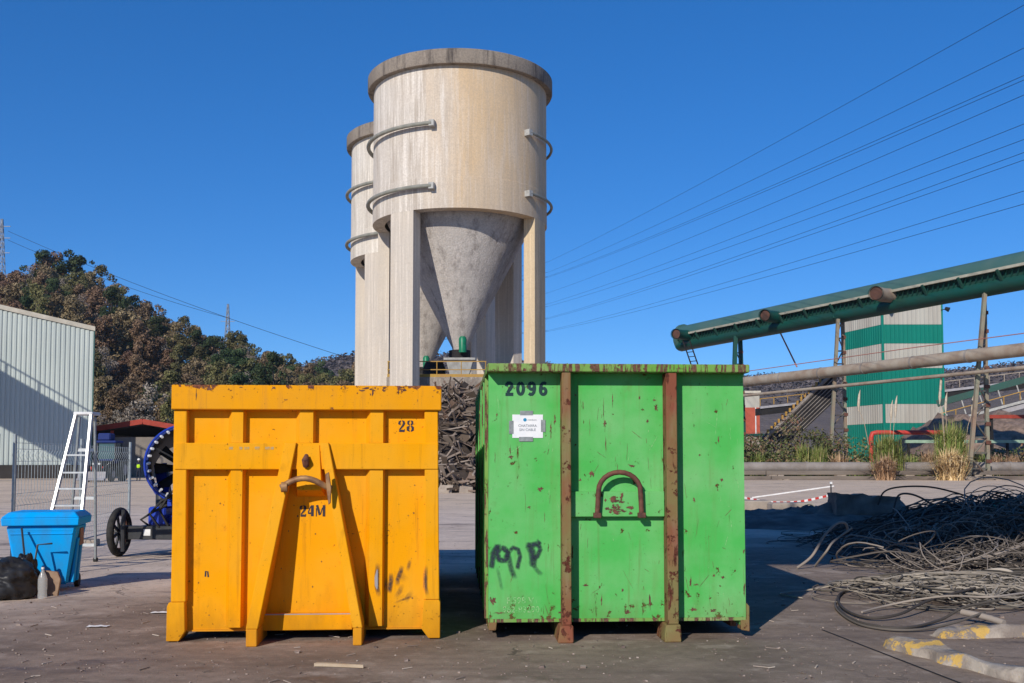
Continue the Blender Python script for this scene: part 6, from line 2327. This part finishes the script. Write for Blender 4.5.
for k in range(5000):
    x, y = rnd.uniform(20, 54), rnd.uniform(94, 103)
    l = rnd.uniform(.4, 1.5)
    q_ = len(gr.v)
    gr.v += [(x - .06, y, 0), (x + .06, y, 0), (x + rnd.uniform(-.4, .4), y + rnd.uniform(-.3, .3), l)]
    gr.f.append((q_, q_ + 1, q_ + 2))
    gr.col.append(rnd.random())
tag(gr.build('rough_grass', M['lf_grass'], None, fix=False), kind='stuff')


# ------------------------------------------------------------------ pylons and power lines
def pylon(label, x, y, z0, h, w, arms, thick):
    o = thing('pylon', label, 'pylon', (x, y, z0))
    for sx in (-1, 1):
        for sy in (-1, 1):
            pbar('mast_leg', M['pylon'], o, (sx * w, sy * w, -2), (sx * w * .12, sy * w * .12, h), thick)
    lat = MB()
    n = 14
    for k in range(n):
        t0, t1 = k / n, (k + 1) / n
        r0, r1 = w * (1 - .88 * t0), w * (1 - .88 * t1)
        for s in (-1, 1):
            lat.bar((-r0, s * r0, h * t0), (r1, s * r1, h * t1), thick * .6)
            lat.bar((s * r0, r0, h * t0), (s * r1, -r1, h * t1), thick * .6)
            lat.bar((r0, s * r0, h * t0), (-r1, s * r1, h * t1), thick * .6)
    l_ = lat.build('lattice', M['pylon'], o, fix=False)
    l_['kind'] = 'stuff'
    for z in arms:
        pbar('cross_arm', M['pylon'], o, (-w * 1.5, 0, h * z), (w * 1.5, 0, h * z), thick)
    return o


zb1 = hill_z((228 - 512) / 1050 * 330, 330)
pt1 = at(228, 304, 330)
pylon('small distant lattice pylon on the wooded ridge left of the silos', pt1.x, 330, zb1, pt1.z - zb1, 1.5, (.45, .78), .17)
zb2 = hill_z((2 - 512) / 1050 * 335, 335)
pt2 = at(2, 219, 335)
pylon('tall pale lattice pylon at the left edge above the rusty trees', pt2.x, 335, zb2, pt2.z - zb2, 1.9, (.68, .82, .93), .22)
pt3 = at(408, 235, 240)
pylon('lattice pylon hidden behind the silos where the power lines meet', pt3.x, 240, 0, pt3.z, 3.0, (.5, .7, .9), .35)


def line(label, p, q, sag, r):
    pts = []
    for k in range(29):
        t = k / 28
        v = p.lerp(q, t)
        v.z -= sag * 4 * t * (1 - t)
        pts.append(v)
    o = MB().tube(pts, r, 5).build('power_line', M['wire'], None, smooth=60)
    tag(o, label, 'power line', 'overhead power lines')


ords = ['first', 'second', 'third', 'fourth', 'fifth', 'sixth', 'seventh', 'eighth', 'ninth', 'tenth', 'eleventh']
PL = [(262, 5), (272.5, 48), (276.5, 75.5), (277.5, 80), (293, 95), (304, 124), (306.5, 139.5), (318, 152.5), (319, 160), (330.5, 191), (331.5, 204), (332, 212)]
for i, (ya, yb) in enumerate(PL[:11]):
    far_p = at(547.5, ya, 240)
    near = at(1024, yb, 62)
    d = far_p - near
    a_ = at(408, ya + (ya - yb) * (-.02) + (ya - yb) * .10, 240)
    # straight continuation to the hidden pylon
    e_ = near - d * .35
    line('thin dark power line rising to the right, %s from the top of the set' % ords[i], far_p, near, .55, .017)
    line('short far end of the power line that is %s from the top, behind the silos' % ords[i], a_, far_p, .1, .03)
    line('near end of the power line that is %s from the top, leaving the photo' % ords[i], near, e_, -.0, .017)
for i, (pa, pb, lab) in enumerate((((8, 231), (345, 357), 'upper faint power line falling across the hilltop to the silos'), ((8, 240), (228, 318), 'lower faint power line running from the left pylon to the small pylon'))):
    line(lab, at(*pa, 335), at(*pb, 330 if i else 250), 1.5, .06)


# ------------------------------------------------------------------ air
hm = bpy.data.materials.new('thin_haze')
hm.use_nodes = True
hn = hm.node_tree.nodes
hn.clear()
ho = hn.new('ShaderNodeOutputMaterial')
hv = hn.new('ShaderNodeVolumePrincipled')
hv.inputs['Color'].default_value = (0.80, 0.88, 1.0, 1)
hv.inputs['Density'].default_value = 0.00011
hv.inputs['Anisotropy'].default_value = 0.2
hm.node_tree.links.new(hv.outputs[0], ho.inputs['Volume'])
hz = MB().box(-800, 1200, -420, 880, -1.0, 118.0).build('haze', hm)
tag(hz, kind='stuff')
